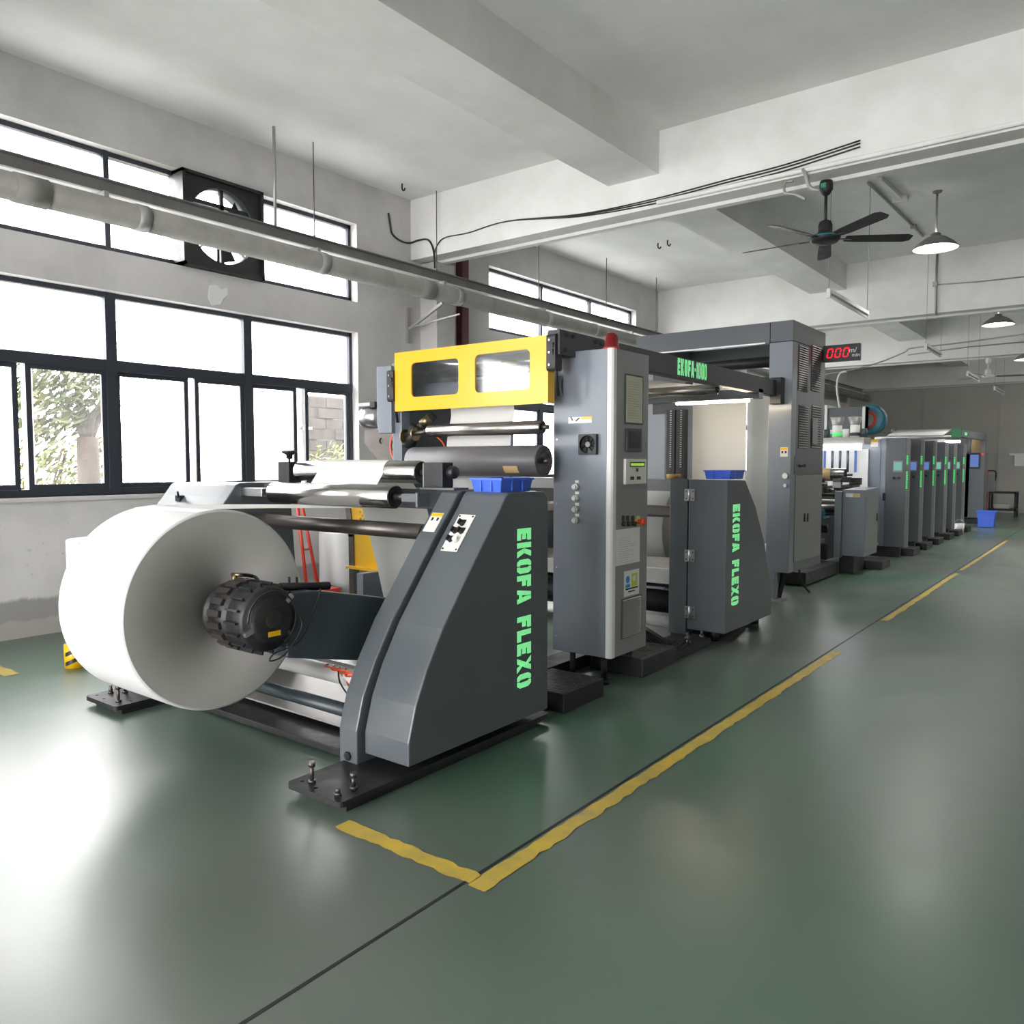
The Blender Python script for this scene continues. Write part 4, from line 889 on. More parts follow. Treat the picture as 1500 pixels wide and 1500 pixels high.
# paper inside and beyond the dryer
w = thing('paper_web', 'bright paper sheet hanging inside the dryer frame', 'paper', (-3.75, 8.8, .4), 'paper sheets threaded through the line')
obj('sheet', MB().sheet([(8.73,2.60),(8.74,1.5),(8.74,.4)], -4.05, -3.40, .002), M['sheet'], w, fix=False)
w = thing('paper_web', 'pale paper sheets hanging beyond the dryer frame', 'paper', (-3.6, 10.3, .5), 'paper sheets threaded through the line')
obj('sheet', MB().sheet([(10.3,2.4),(10.3,.5)], -4.00, -3.30, .002), M['sheet'], w, fix=False)
obj('sheet', MB().sheet([(9.75,2.4),(9.75,.5)], -3.72, -3.36, .002), M['sheet'], w, fix=False)
for u, nm in ((984, 'dark perforated upright left of the hanging sheet'), (999, 'dark geared upright beside the hanging sheet')):
    q = P(u, 650, y=8.62); pr = thing('rack_post', nm, 'post', (q.x, 8.62, 0), 'dark uprights inside the dryer frame')
    obj('post', MB().box(q.x-.055, q.x+.055, 8.58, 8.66, 0, 2.12), M['black'], pr)
    for k in range(26): obj('rack_tooth', MB().box(q.x-.004, q.x+.016, 8.572, 8.58, 1.45+.026*k, 1.460+.026*k), M['galv'], pr)
q = P(962, 650, y=8.2)
one('light_panel', MB().box(q.x-.12, q.x+.10, 8.2, 8.24, 0, 2.05), M['blue'], 'pale grey sheet metal panel left of the dark uprights', 'panel')
q = P(1118, 850, y=8.9)
# ================================================================== PRINTING LINE
XU = -2.72
# bridge frame and low cabinet before the first printing unit
lc = thing('low_cabinet', 'low grey cabinet with a white label before the printing units', 'cabinet', (-2.87, 11.5, 0))
xa = P(1232, 815, y=11.2).x
lb = obj('body', MB().prism([(11.2,.25),(11.2,1.14),(11.9,1.16),(11.9,.25)], 'x', xa, XU), M['blue'], lc, bevel=.006)
obj('door', MB().box(XU, XU+.006, 11.24, 11.88, .33, 1.05), M['greyl'], lc)
obj('handle', MB().box(XU+.006, XU+.02, 11.80, 11.84, .70, .80), M['blackp'], lc)
obj('frame_post', MB().box(xa-.09, xa-.004, 11.16, 11.3, .22, 1.12), M['blue'], lc, bevel=.004)
obj('plinth', MB().box(xa-.05, XU-.15, 11.3, 11.85, 0, .25), M['black'], lc)
q0, q1 = P(1239, 728, y=11.2), P(1260, 723, y=11.2)
sk = obj('warning_sticker', MB().box(q0.x, q1.x, 11.195, 11.2, q0.z, q1.z), M['white'], lc); obj('sticker_heading', MB().box((q0.x+q1.x)/2, q1.x, 11.193, 11.195, q0.z, q1.z), mat('tan_print', (.60,.48,.22), .5), sk)
# six identical printing units
def unit(y, label):
    u = thing('printing_unit', label, 'machine', (XU-.35, y, 0), 'row of six printing unit cabinets')
    z0, z1 = .165, 1.895; x0 = XU-.335; xf = XU-.04
    b = obj('column', MB().box(x0, xf, y, y+.13, z0, z1), M['grey'], u, bevel=.006)
    tr = obj('edge_trim', MB().prism([(xf+.002, y+.002), (XU, y+.05), (XU, y+.13), (xf+.002, y+.13)], 'z', z0, z1-.01), M['greyl'], u)
    obj('chamfer_strip', MB().prism([(x0-.002, y+.002), (x0-.002, y+.13), (x0-.085, y+.13), (x0-.085, y+.05)], 'z', z0, z1), M['blue'], u)
    obj('side_cabinet', MB().box(x0-.37, x0-.088, y+.05, y+.42, z0+.05, z1-.02), M['blue'], u, bevel=.006)
    s = obj('screen_bezel', MB().box(xf-.185, xf-.045, y-.008, y, 1.355, 1.535), M['greyl'], b)
    obj('screen', MB().box(xf-.172, xf-.058, y-.010, y-.008, 1.382, 1.512), M['scr_teal'], s)
    for dx in (-.165, -.095): obj('knob', MB().cyl((xf+dx, y, 1.265), (xf+dx, y-.025, 1.265), .02, 12), M['blackp'], b)
    mk = MB()
    for zt, zb, n in ((1.62, 1.47, 5), (1.37, 1.09, 10)):
        for k in range(n):
            zz = zt+(zb-zt)*(k+.5)/n; h_ = (zt-zb)/n*.36
            mk.add([(xf+.004+dx, y+.0012*1+dx*1.263-.001, zz+dz) for dx in (0, .022) for dz in (-h_, h_)], [(0,1,3,2)])
    obj('green_marking', mk, M['greend'], tr, kind='stuff', label='column of small green marks with added glow', fix=False)
    obj('latch', MB().box(x0-.03, x0+.01, y-.012, y+.0, .90, 1.02), M['blackp'], b)
    obj('plinth', MB().box(x0-.2, XU-.10, y+.02, y+.13, 0, z0), M['black'], u)
    return u
names = ['first printing unit in the row, nearest the low cabinet, teal screen', 'second printing unit in the row, blue screen', 'third printing unit in the row, blue screen', 'fourth printing unit in the row, teal screen', 'fifth printing unit in the row, teal screen', 'sixth printing unit in the row, nearest the end tower']
UY = [13.7, 14.8, 15.88, 17.05, 18.05, 19.2]; XU = -2.70
u0 = unit(UY[0], names[0])
q = P(1281, 649, y=UY[0]+.05); sk = obj('warning_sticker', MB().box(q.x-.055, q.x+.055, UY[0]+.048, UY[0]+.05, q.z-.06, q.z+.06), M['cream'], [c for c in u0.children if c.name.startswith('side_cabinet')][0])
obj('sticker_heading', MB().box(q.x-.05, q.x+.05, UY[0]+.046, UY[0]+.048, q.z+.02, q.z+.055), M['yellow'], sk)
for i in range(1, 6):
    c = copy_tree(u0); c.location.y = UY[i]; c['label'] = names[i]
    if i in (1, 2):
        for ch in c.children_recursive:
            if ch.name.startswith('screen') and 'bezel' not in ch.name:
                ch.data = ch.data.copy(); ch.data.materials[0] = M['scr_blue']
    if i:
        for ch in list(c.children_recursive):
            if ch.name.startswith('warning') or ch.name.startswith('sticker'): bpy.data.objects.remove(ch)
STEPL = ['low black step in front of the low cabinet', 'low black step at the first printing unit', 'low black step at the second printing unit', 'low black step at the third printing unit', 'low black step at the fourth printing unit', 'low black step at the fifth printing unit', 'low black step at the sixth printing unit']
for i, y in enumerate([11.95] + [u+.34 for u in UY]):
    step(y, y+.52, -3.05, -2.66, .115, STEPL[i])
# machinery glimpsed between the dryer and the first unit
ps = thing('print_deck', 'open printing deck with shelf light, ink pumps and rollers beside the dryer', 'machine', (-3.5, 12.2, 0))
obj('side_frame', MB().box(-3.62, -3.50, 11.0, 13.7, .05, 1.15), M['black'], ps)
obj('base', MB().box(-3.6, -3.02, 9.75, 11.15, .02, .17), M['black'], ps)
sh_ = obj('shelf', MB().box(-4.6, -3.25, 13.2, 13.6, 1.80, 1.90), M['galv'], ps)
obj('shelf_light', MB().box(-4.55, -3.28, 13.18, 13.22, 1.70, 1.79), M['tubec'], sh_, label='long white light under the ink shelf')
obj('back_panel', MB().box(-4.6, -3.3, 13.7, 13.74, .6, 1.72), M['white'], ps)
for k in range(9): obj('ink_pipe', MB().cyl((-4.4+.12*k, 13.5, 1.35), (-4.4+.12*k, 13.5, 1.72), .02, 8), M['dark' if k % 2 else 'scr_blue'] if k % 3 else M['dark'], ps)
roller('print_cylinder', -4.1, -3.35, 12.6, 1.32, .095, 'chrome', ps, .1)
obj('kraft_sleeve', MB().cyl((-3.95, 12.6, 1.32), (-3.55, 12.6, 1.32), .100, 28), M['kraft'], ps)
obj('drive_box', MB().box(-4.25, -3.8, 12.2, 12.5, 1.20, 1.42), M['black'], ps, bevel=.01)
obj('drive_box', MB().box(-3.98, -3.88, 12.19, 12.2, 1.29, 1.37), M['greyl'], ps)
rn3 = random.Random(11)
for k in range(26):
    x, y, z = rn3.uniform(-3.95, -3.12), rn3.uniform(11.9, 12.3), rn3.uniform(1.08, 1.26); s = rn3.uniform(.03, .09)
    obj('mechanism', MB().box(x-s, x+s, y-.05, y+.05, z-s*.7, z+s*.7) if k % 2 else MB().cyl((x-s, y, z), (x+s, y, z), s*.6, 12), M[['black', 'iron', 'steel', 'black', 'blackp'][k % 5]], ps)
obj('ink_tray', MB().box(-4.2, -3.1, 11.75, 12.0, 1.02, 1.06), M['black'], ps)
for z, r in ((.98, .018), (.88, .05), (.80, .03)): obj('idler_roller', MB().cyl((-4.2, 11.4, z), (-3.12, 11.4, z), r, 16), M['chromed' if r > .02 else 'white'], ps)
gw = obj('gear_wheel', MB().lathe([(.05,0),(.17,0),(.18,.01),(.18,.06),(.17,.07),(.06,.07),(.06,.22),(0,.22)], (-3.5, 11.5, .58), (1,0,0), 32), M['iron'], ps)
obj('motor', MB().box(-3.55, -3.28, 11.3, 11.6, .72, .86), M['teal'], ps, bevel=.01)
obj('ink_pump', MB().box(-3.5, -3.25, 10.9, 11.3, .22, .46), M['galv'], ps, bevel=.01)
obj('ink_pump', MB().box(-3.28, -3.15, 11.0, 11.1, .2, .42), M['black'], ps, bevel=.01)
# ink tins on the shelf, duct and blower above
for k, (u, g) in enumerate(((1211, 0), (1226, 1), (1239, 0), (1252, 1), (1265, 0))):
    q = P(u, 645, y=13.4)
    it = thing('ink_can', ['dark ink can at the left end of the lit shelf', 'white ink can with green bands, second on the lit shelf', 'small white can in the middle of the lit shelf', 'white ink can with dark bands near the shelf end', 'small dark can at the right end of the lit shelf'][k], 'can', (q.x, 13.4, 1.90), 'ink cans on the lit shelf')
    r, hh = (.075, .20) if g else (.05, .14)
    obj('can_body', MB().cyl((q.x, 13.4, 1.90), (q.x, 13.4, 1.90+hh), r, 18), M['white' if k in (1, 2, 3) else 'dark'], it)
    if g:
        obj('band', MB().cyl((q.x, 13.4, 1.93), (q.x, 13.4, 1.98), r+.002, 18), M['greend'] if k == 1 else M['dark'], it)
        obj('cone_lid', MB().lathe([(r,0),(.11,.13),(.10,.13)], (q.x, 13.4, 1.90+hh), (0,0,1), 18), M['galv'], it)
dc = thing('air_duct', 'grey square air duct with white flanges leading to the teal blower', 'duct', (-3.9, 14.2, 1.9))
za, zb = P(1240, 597, y=14).z, P(1240, 630, y=14).z
obj('duct', MB().box(-4.85, -3.42, 13.95, 14.45, zb, za), M['grey'], dc)
obj('flange', MB().box(-4.06, -4.02, 13.91, 14.49, zb-.03, za+.05), M['white'], dc)
obj('flange', MB().box(-3.46, -3.42, 13.91, 14.49, zb-.03, za), M['white'], dc)
obj('stand', MB().box(-4.6, -4.5, 14.1, 14.3, 0, zb).box(-3.7, -3.6, 14.1, 14.3, 0, zb), M['grey'], dc)
obj('hopper', MB().box(-4.3, -3.62, 13.75, 13.8, 1.98, zb), M['white'], dc)
bl = thing('blower', 'round teal centrifugal blower above the printing units', 'blower', (-3.3, 14.25, 1.9))
q = P(1275, 615, y=14.25)
obj('scroll_case', MB().lathe([(0,0),(.20,0),(.245,.02),(.25,.04),(.25,.18),(.24,.20),(0,.20)], (q.x, 14.16, q.z), (0,1,0), 40), M['teal'], bl)
obj('inlet_ring', MB().lathe([(.15,0),(.15,-.02),(.125,-.03),(.11,-.02),(.11,0)], (q.x-.03, 14.16, q.z), (0,1,0), 32), M['redp'], bl)
obj('inlet_cone', MB().lathe([(.11,-.015),(.04,.0),(0,0)], (q.x-.03, 14.15, q.z), (0,1,0), 28), M['galv'], bl)
obj('outlet', MB().box(q.x-.28, q.x-.05, 14.16, 14.34, q.z-.27, q.z-.10), M['teal'], bl)
obj('bracket', MB().box(q.x-.20, q.x-.10, 14.2, 14.3, 1.2, q.z-.2), M['teal'], bl)
# end tower of the line
et = thing('end_tower', 'dark end tower with a large blue screen after the sixth unit', 'machine', (-3.1, 22.5, 0))
YE = 22.4; xl, xr = P(1418, 700, y=YE).x, P(1442, 700, y=YE).x
ztop = P(1442, 664, y=YE).z; zfr = P(1442, 634, y=YE).z
obj('panel', MB().box(xl-.3, xr, YE, YE+.5, .15, ztop), M['grey'], et, bevel=.01)
obj('plinth', MB().box(xl-.2, xr-.1, YE+.05, YE+.45, 0, .15), M['black'], et)
obj('post', MB().box(xr-.10, xr, YE, YE+.12, ztop, zfr), M['grey'], et)
obj('post', MB().box(P(1414, 660, y=YE).x, P(1414, 660, y=YE).x+.10, YE, YE+.12, .15, zfr), M['grey'], et)
obj('warm_panel', MB().box(P(1414,650,y=YE).x+.1, xr-.1, YE+.3, YE+.32, ztop, P(1442,641,y=YE).z), M['kraft'], et)
q0, q1 = P(1421, 684, y=YE), P(1434, 666, y=YE)
sb = obj('screen_bezel', MB().box(q0.x-.02, q1.x+.03, YE-.02, YE, q0.z-.04, q1.z+.04), M['blackp'], et); obj('screen', MB().box(q0.x, q1.x, YE-.023, YE-.02, q0.z, q1.z), M['scr_blue'], sb)
q = P(1439.5, 665.5, y=YE); obj('signal_lamp', MB().cyl((q.x, YE, q.z), (q.x, YE-.03, q.z), .02, 12), M['led'], et)
# bridge over the printing units
br = thing('bridge_frame', 'grey overhead bridge frame above the far printing units, green end plate', 'frame', (-3.3, 19, 2.0))
q = P(1444, 636, y=22.30); xb = q.x; zb1 = q.z; zb0 = zb1-.15
ys0 = P(1407, 630, x=xb).y; yl0 = P(1309, 632, x=-4.8).y; zl = P(1309, 629, x=-4.8).z
rb_ = obj('beam', MB().box(xb-.10, xb, ys0, 22.36, zb0, zb1), M['grey'], br)
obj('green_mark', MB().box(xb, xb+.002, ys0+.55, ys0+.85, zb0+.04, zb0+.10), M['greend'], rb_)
obj('end_plate', MB().box(xb-.16, xb+.03, ys0-.05, ys0, zb0-.02, zb1+.02), mat('dark_green_plate', (.015,.13,.045), .4), br, label='dark green end plate')
obj('beam', MB().box(-4.85, -4.75, yl0, 22.36, zl-.13, zl), M['grey'], br)
obj('cross_tube', MB().cyl((-4.75, 20.3, zb0+.04), (xb-.1, 20.3, zb0+.04), .04, 14), M['galv'], br)
obj('paper_sheet', MB().sheet([(20.3, zb0+.09), (21.4, zb0+.26)], -4.5, -3.3, .003), M['sheet'], br, fix=False)
obj('paper_sheet', MB().sheet([(20.5, 1.6), (20.5, zb0)], -4.5, -3.3, .003), M['sheet'], br, fix=False)
obj('tube_lamp', MB().cyl((-3.45, 20.9, zb0-.05), (-3.05, 20.9, zb0-.05), .03, 10), M['tubec'], br, label='white tube light near the end tower')
obj('leg', MB().box(-4.85, -4.75, yl0, yl0+.1, 0, zl-.13), M['grey'], br); obj('leg', MB().box(-4.85, -4.75, 22.26, 22.36, 0, zl-.13), M['grey'], br)
# things on the floor at the far end
q = P(1469, 757, z=0)
ct = thing('tool_cart', 'black two tier cart standing at the far wall end', 'cart', (q.x, q.y, 0))
cx, cyy = q.x, q.y; hgt = P(1467, 720, y=q.y).z; wd = .33
obj('top_tray', MB().box(cx-wd, cx+wd, cyy-.3, cyy+.3, hgt-.05, hgt), M['black'], ct); obj('low_tray', MB().box(cx-wd, cx+wd, cyy-.3, cyy+.3, .18, .24), M['black'], ct)
for sx in (-1, 1):
    for sy in (-1, 1): obj('leg', MB().box(cx+sx*wd-.025*(sx+1), cx+sx*wd+.025*(1-sx), cyy+sy*.3-.025*(sy+1), cyy+sy*.3+.025*(1-sy), 0, hgt), M['black'], ct)
obj('tool_tray', MB().box(cx-.2, cx+.15, cyy-.15, cyy+.15, .24, .36), M['galv'], ct)
q = P(1445, 772, z=0)
wb = thing('waste_bin', 'blue plastic tub beside the end tower', 'bin', (q.x, q.y, 0)); hb = P(1445, 748, y=q.y).z
obj('tub', MB().prism([(-.15,.01),(.15,.01),(.19,hb),(.17,hb),(.13,.03),(-.13,.03),(-.17,hb),(-.19,hb)], 'y', -.15, .15).box(-.16,.16,-.16,-.145,.01,hb-.02).box(-.16,.16,.145,.16,.01,hb-.02), M['bin'], None).location = (0,0,0); wbt = bpy.context.scene.objects[-1] if False else [o for o in COL.objects if o.name.startswith('tub') and o.parent is None][-1]; wbt.parent = wb
obj('rim', MB().box(q.x-.2,q.x+.2,q.y-.175,q.y-.16,hb-.03,hb).box(q.x-.2,q.x+.2,q.y+.16,q.y+.175,hb-.03,hb), M['bin'], wb)
q = P(1444, 757, z=0); k_ = thing('grey_console', 'small grey console with a red lamp beyond the end tower', 'console', (q.x, q.y+.3, 0))
zc0, zc1 = P(1450, 722, y=q.y+.3).z, P(1450, 696, y=q.y+.3).z; xx = P(1450, 710, y=q.y+.3).x
obj('box', MB().box(xx-.15, xx+.12, q.y+.2, q.y+.45, zc0, zc1), M['greyl'], k_); obj('column', MB().box(xx-.15, xx-.05, q.y+.25, q.y+.4, 0, zc0), M['redp'], k_)
obj('lamp', MB().cyl((xx-.1, q.y+.3, zc1), (xx-.1, q.y+.3, zc1+.16), .05, 12), M['redp'], k_); obj('handle', MB().tube(smooth([(xx-.08, q.y+.3, zc1+.12), (xx+.10, q.y+.3, zc1+.12), (xx+.14, q.y+.3, zc1+.02), (xx+.12, q.y+.3, zc1-.15)], 4), .02, 8), M['black'], k_)
q = P(1405, 782, z=0)
pl = thing('paint_pail', 'small white pail on the floor by the fourth printing unit', 'pail', (q.x, q.y, 0)); obj('pail', MB().lathe([(0,.005),(.08,.005),(.10,.22),(.09,.22),(.07,.02),(0,.02)], (q.x, q.y, 0), (0,0,1), 20), M['white'], pl)
obj('handle', MB().tube([(q.x+.1*math.cos(a), q.y, .2+.1*math.sin(a)) for a in [math.pi*k/8 for k in range(9)]], .004, 6), M['steel'], pl)
q = P(1493, 672, y=Y1-.02); sg = thing('wall_box', 'small pale notice box on the far grey wall', 'notice', (q.x, Y1-.04, q.z-.2)); obj('board', MB().box(q.x-.12, q.x+.12, Y1-.03, Y1-.001, q.z-.22, q.z+.1), M['white'], sg); obj('hood', MB().box(q.x-.25, q.x+.2, Y1-.06, Y1-.001, q.z+.1, q.z+.16), M['white'], sg)
# rolls and gear along the left wall
def upright_roll(c, r, h, label):
    t = thing('upright_roll', label, 'paper roll', c, 'wrapped rolls standing along the window wall')
    obj('wrap', MB().lathe([(0,.001),(r-.01,.001),(r,.01),(r,h-.01),(r-.012,h),(.04,h)], c, (0,0,1), 40), M['paper'], t); obj('core_hole', MB().lathe([(.045,h+.001),(.038,h+.001),(.038,h-.03),(0,h-.03)], c, (0,0,1), 20), M['kraft'], t)
upright_roll((-7.19, 6.06, 0), .23, .71, 'white wrapped roll standing by the wall behind the red hand truck')
upright_roll((-6.85, 3.15, 0), .22, .865, 'white wrapped roll standing by the wall left of the big roll')
q = P(111, 976, z=0)
hz = thing('hazard_post', 'yellow and black hazard post foot behind the big roll', 'post', (q.x, q.y, 0)); obj('post', MB().cyl((q.x, q.y, 0), (q.x, q.y, .17), .075, 24), M['yellow'], hz)
for k in range(2):
    b_ = MB(); n = 16
    vs = [(q.x+.0765*math.cos(-math.pi*.45+a*.09), q.y+.0765*math.sin(-math.pi*.45+a*.09), .015+.07*k+.003*a+dz) for a in range(n) for dz in (0, .03)]
    b_.add(vs, [(2*i, 2*i+1, 2*i+3, 2*i+2) for i in range(n-1)], True); obj('hazard_band', b_, M['blackp'], hz, fix=False)
ht = thing('hand_truck', 'red steel hand truck standing by the window wall', 'hand truck', (-7.05, 5.62, 0))
a0, a1 = P(450, 858, x=-7.0), P(467, 858, x=-7.0); b0, b1 = P(436, 742, x=-7.0), P(443, 742, x=-7.0)
for a_, b_ in ((a0, b0), (a1, b1)): a_.z = .10; obj('upright', MB().cyl(a_, b_+(b_-a_)*.06, .018, 10), M['redp'], ht)
obj('cross_bar', MB().cyl((a0+b0)/2, (a1+b1)/2, .012, 8), M['redp'], ht)
obj('axle', MB().cyl((-7.0, a0.y-.12, .07), (-7.0, a1.y+.16, .07), .02, 10), M['black'], ht)
obj('toe_plate', MB().box(-7.1, -6.75, a0.y-.03, a1.y+.10, .05, .14), M['redp'], ht)
for yy in (a0.y-.12, a1.y+.15): obj('wheel', MB().cyl((-7.0, yy-.02, .07), (-7.0, yy+.02, .07), .07, 18), M['blackp'], ht) if False else obj('wheel', MB().cyl((-7.0, yy-.02, .07), (-7.0, yy+.02, .07), .07, 18), M['blackp'], ht)
# ================================================================== PIPE, TRAY AND HANGERS ALONG THE WALL
XP, ZP, RP = -6.8, 3.60, .105
pp = thing('wall_pipe', 'long dusty grey duct pipe hung along the window wall', 'pipe', (XP, 10, ZP))
obj('pipe', MB().cyl((XP, -1.5, ZP), (XP, 27.9, ZP), RP, 28), M['pipe'], pp)
for u in (48, 208, 470, 622, 668, 800, 870):
    y = P(u, 400, x=XP).y; wdt = .12 if u in (48, 622) else .05
    obj('collar', MB().cyl((XP, y-wdt, ZP), (XP, y+wdt, ZP), RP+.008, 28), M['pipe'] if wdt > .1 else M['galv'], pp)
tr = thing('cable_tray', 'dark steel cable channel running above the wall pipe', 'cable tray', (-6.98, 10, 3.75))
obj('channel', MB().box(-7.02, -6.96, -1.5, 27.9, 3.765, 3.895).box(-7.02, -6.90, -1.5, 27.9, 3.885, 3.895), mat('dusty_dark_steel', (.17,.165,.16), .6, col2=(.24,.23,.22), nscale=3), tr)
obj('lip', MB().box(-7.02, -6.86, -1.5, 27.9, 3.752, 3.765), M['white'], tr)
for y in (-.5, 3.3, 5.5, 7.45, 9.6, 12.2, 14.2, 18, 24): obj('bracket', MB().box(XP-.24, XP+.02, y-.02, y+.02, ZP+RP, ZP+RP+.045), M['galv'], tr)
for k, (u, r, lab) in enumerate(((403, .016, 'thick hanger strut near the exhaust fan'), (460, .006, 'thin hanger rod right of the exhaust fan strut'), (637, .006, 'thin hanger rod at the wall column'), (789, .006, 'thin hanger rod over the second clerestory window'), (888, .006, 'thin hanger rod near the end of the second clerestory window'), (961, .006, 'thin hanger rod before the second ceiling beam'))):
    y = P(u, 300 if u < 700 else 450, x=-6.93).y
    if u == 637: y = 7.46
    h = thing('hanger_rod', lab, 'rod', (-6.93, y, 3.895), 'rods hanging the cable channel from the ceiling')
    obj('rod', MB().cyl((-6.93, y, 3.895), (-6.93, y, ZC), r, 8), M['galv' if r > .01 else 'iron'], h)
    obj('nut', MB().cyl((-6.93, y, 3.895), (-6.93, y, 3.915), .016, 6), M['iron'], h)
bk = thing('pipe_bracket', 'grey angle bracket on the wall column under the pipe', 'bracket', (XW+.3, 7.65, 3.2))
obj('upright', MB().box(XW+.0, XW+.04, 7.42, 7.48, 3.05, 3.50), M['galv'], bk)
obj('brace', MB().bar((XW+.03, 7.45, 3.22), (XP-.02, 7.45, 3.49), .035, .035), M['galv'], bk); obj('arm', MB().bar((XW+.03, 7.45, 3.24), (XP+.25, 7.45, 3.32), .02, .02), M['galv'], bk)
one('riser_pipe', MB().box(-7.36, -7.24, 8.30, 8.44, 0, 4.85), M['maroon'], 'dark red square riser pipe beside the wall column', 'pipe', bevel=.01)
# cables clipped on the wall and the first ceiling beam
cab = [P(u, v, x=XW+.012) for u, v in ((569, 312), (572, 330), (575, 343), (587, 353), (600, 356))]
cab += [P(u, v, y=7.515) for u, v in ((613, 352), (626, 351), (633, 360), (636, 375))]
one('cable', MB().tube(smooth(cab+[Vector((-7.0, 7.50, 3.95))], 5), .012, 8), M['blackp'], 'black cable bundle looping from the wall to the column', 'cable', 'black cables near the first beam')
for k, (dz, lab) in enumerate(((0, 'lowest of three black cables strung along the first ceiling beam'), (.03, 'middle of three black cables strung along the first ceiling beam'), (.055, 'topmost of three black cables strung along the first ceiling beam'))):
    ps_ = [P(u, v, y=7.517)+Vector((0, 0, dz*min(1, max(0, (u-740)/250)))) for u, v in ((636, 375), (640, 360), (652, 348), (686, 341), (744, 324), (850, 317), (960, 298), (1060, 273), (1150, 250), (1260, 215))]
    one('cable', MB().tube(smooth(ps_, 6), .007, 6), M['blackp'], lab, 'cable', 'black cables near the first beam')
cd = thing('conduit', 'pale conduit fixed under the edge of the first ceiling beam', 'conduit', (-1.6, 7.5, 4.18))
obj('pipe', MB().cyl((-3.9, 7.50, 4.155), (3.5, 7.50, 4.155), .022, 12), M['beam'], cd)
obj('bend', MB().tube(smooth([P(1162, 265, y=7.49), P(1150, 268, y=7.47), P(1150, 282, y=7.4), P(1165, 285, y=7.4), P(1180, 292, y=7.4)], 5), .012, 8), M['galv'], cd)
obj('bend', MB().tube(smooth([P(1176, 248, y=7.49), P(1181, 258, y=7.48), P(1184, 270, y=7.48), P(1190, 277, y=7.48), P(1200, 279, y=7.5)], 5), .018, 8), M['galv'], cd)
# exhaust fan filling the middle light of the clerestory window
yf, zf = 4.78, 3.905; y0, y1, z0, z1 = 4.32, 5.24, 3.445, 4.365
ef = thing('exhaust_fan', 'square black exhaust fan set in the clerestory window', 'fan', (-7.5, yf, z0))
obj('shroud', MB().box(-7.62, -7.36, y0, y0+.03, z0, z1).box(-7.62, -7.36, y1-.03, y1, z0, z1).box(-7.62, -7.36, y0, y1, z0, z0+.03).box(-7.62, -7.36, y0, y1, z1-.03, z1), M['black'], ef)
obj('venturi_plate', holed([[(y0+.03,z0+.03),(y1-.03,z0+.03),(y1-.03,z1-.03),(y0+.03,z1-.03)], circ(yf, zf, .37, 40)], .01, lambda a, b, c: (-7.40+c, a, b)), M['black'], ef)
obj('venturi_ring', MB().lathe([(.37,0),(.375,.0),(.37,-.16),(.365,-.16),(.37,0)], (-7.40, yf, zf), (1,0,0), 40), M['dark'], ef)
obj('guard_bar', MB().box(-7.45, -7.42, yf-.02, yf+.02, z0+.03, z1-.03), M['black'], ef); obj('guard_bar', MB().box(-7.45, -7.42, y0+.03, y1-.03, zf+.18, zf+.22), M['black'], ef)
obj('motor', MB().cyl((-7.56, yf, zf), (-7.40, yf, zf), .085, 20), M['black'], ef)
for k in range(3):
    a = 2*math.pi*k/3+.5; obj('blade', MB().add([(-7.52+dx, yf+r*math.cos(a+d), zf+r*math.sin(a+d)) for r in (.08, .35) for d, dx in ((0, 0), (.55, .06))], [(0,1,3,2)]), M['black'], ef)
for a in (-45, -135): obj('strut', MB().bar((-7.43, yf+.07*math.cos(math.radians(a)), zf+.07*math.sin(math.radians(a))), (-7.43, yf+.37*math.cos(math.radians(a)), zf+.37*math.sin(math.radians(a))), .02, .02), M['galv'], ef)
# ================================================================== CEILING FANS, LAMPS, TUBES
def ceiling_fan(c, ztop, zm, R, n, a0, m, trim, label):
    f = thing('ceiling_fan', label, 'fan', (c[0], c[1], zm))
    obj('canopy', MB().lathe([(0,0),(.055,0),(.06,-.03),(.06,-.08),(.035,-.12),(.02,-.13)], (c[0], c[1], ztop), (0,0,1), 20), M[m], f)
    obj('down_rod', MB().cyl((c[0], c[1], ztop-.12), (c[0], c[1], zm+.1), .014, 10), M[m], f)
    mo = obj('motor', MB().lathe([(.02,.17),(.05,.155),(.062,.12),(.062,.06),(.075,.045),(.12,.03),(.135,.01),(.135,-.01),(.11,-.035),(.04,-.045),(0,-.045)], (c[0], c[1], zm), (0,0,1), 28), M[m], f)
    if trim: obj('trim_ring', MB().lathe([(.128,.022),(.139,.012),(.139,.004)], (c[0], c[1], zm), (0,0,1), 28), M['teal'], mo)
    for k in range(n):
        a = a0+2*math.pi*k/n; d = Vector((math.cos(a), math.sin(a), 0)); s = Vector((-math.sin(a), math.cos(a), -.22)); o = Vector((c[0], c[1], zm-.005)); vs = []
        for r, w in ((.18, .045), (.30, .058), (R-.05, .066), (R, .04)):
            for t_ in (-1, 1):
                for dz in (0, .006): vs.append(o+d*r+s*(w*t_)+Vector((0,0,dz)))
        fs = []
        for i in range(3):
            b = 4*i; fs += [(b, b+2, b+6, b+4), (b+1, b+5, b+7, b+3), (b, b+4, b+5, b+1), (b+2, b+3, b+7, b+6)]
        fs += [(0,1,3,2), (12,14,15,13)]
        bl_ = obj('blade', MB().add(vs, fs), M['black'] if trim else M['greyl'], f); obj('blade_arm', MB().bar(o+d*.11, o+d*.24, .03, .006), M['blackp'], bl_)
    return f
q = P(1210, 285, y=7.72); zm = P(1207, 350, y=7.72).z
fan = ceiling_fan((q.x, 7.72), 4.09, zm, .78, 5, math.atan2(-7.7, 2.0)-.59, 'black', True, 'black five blade ceiling fan under the first beam')
obj('label_badge', MB().box(q.x-.03, q.x+.015, 7.72-.063, 7.72-.058, 4.02, 4.06), M['greend'] if False else mat('green_badge', (.02,.25,.14), .4), fan)
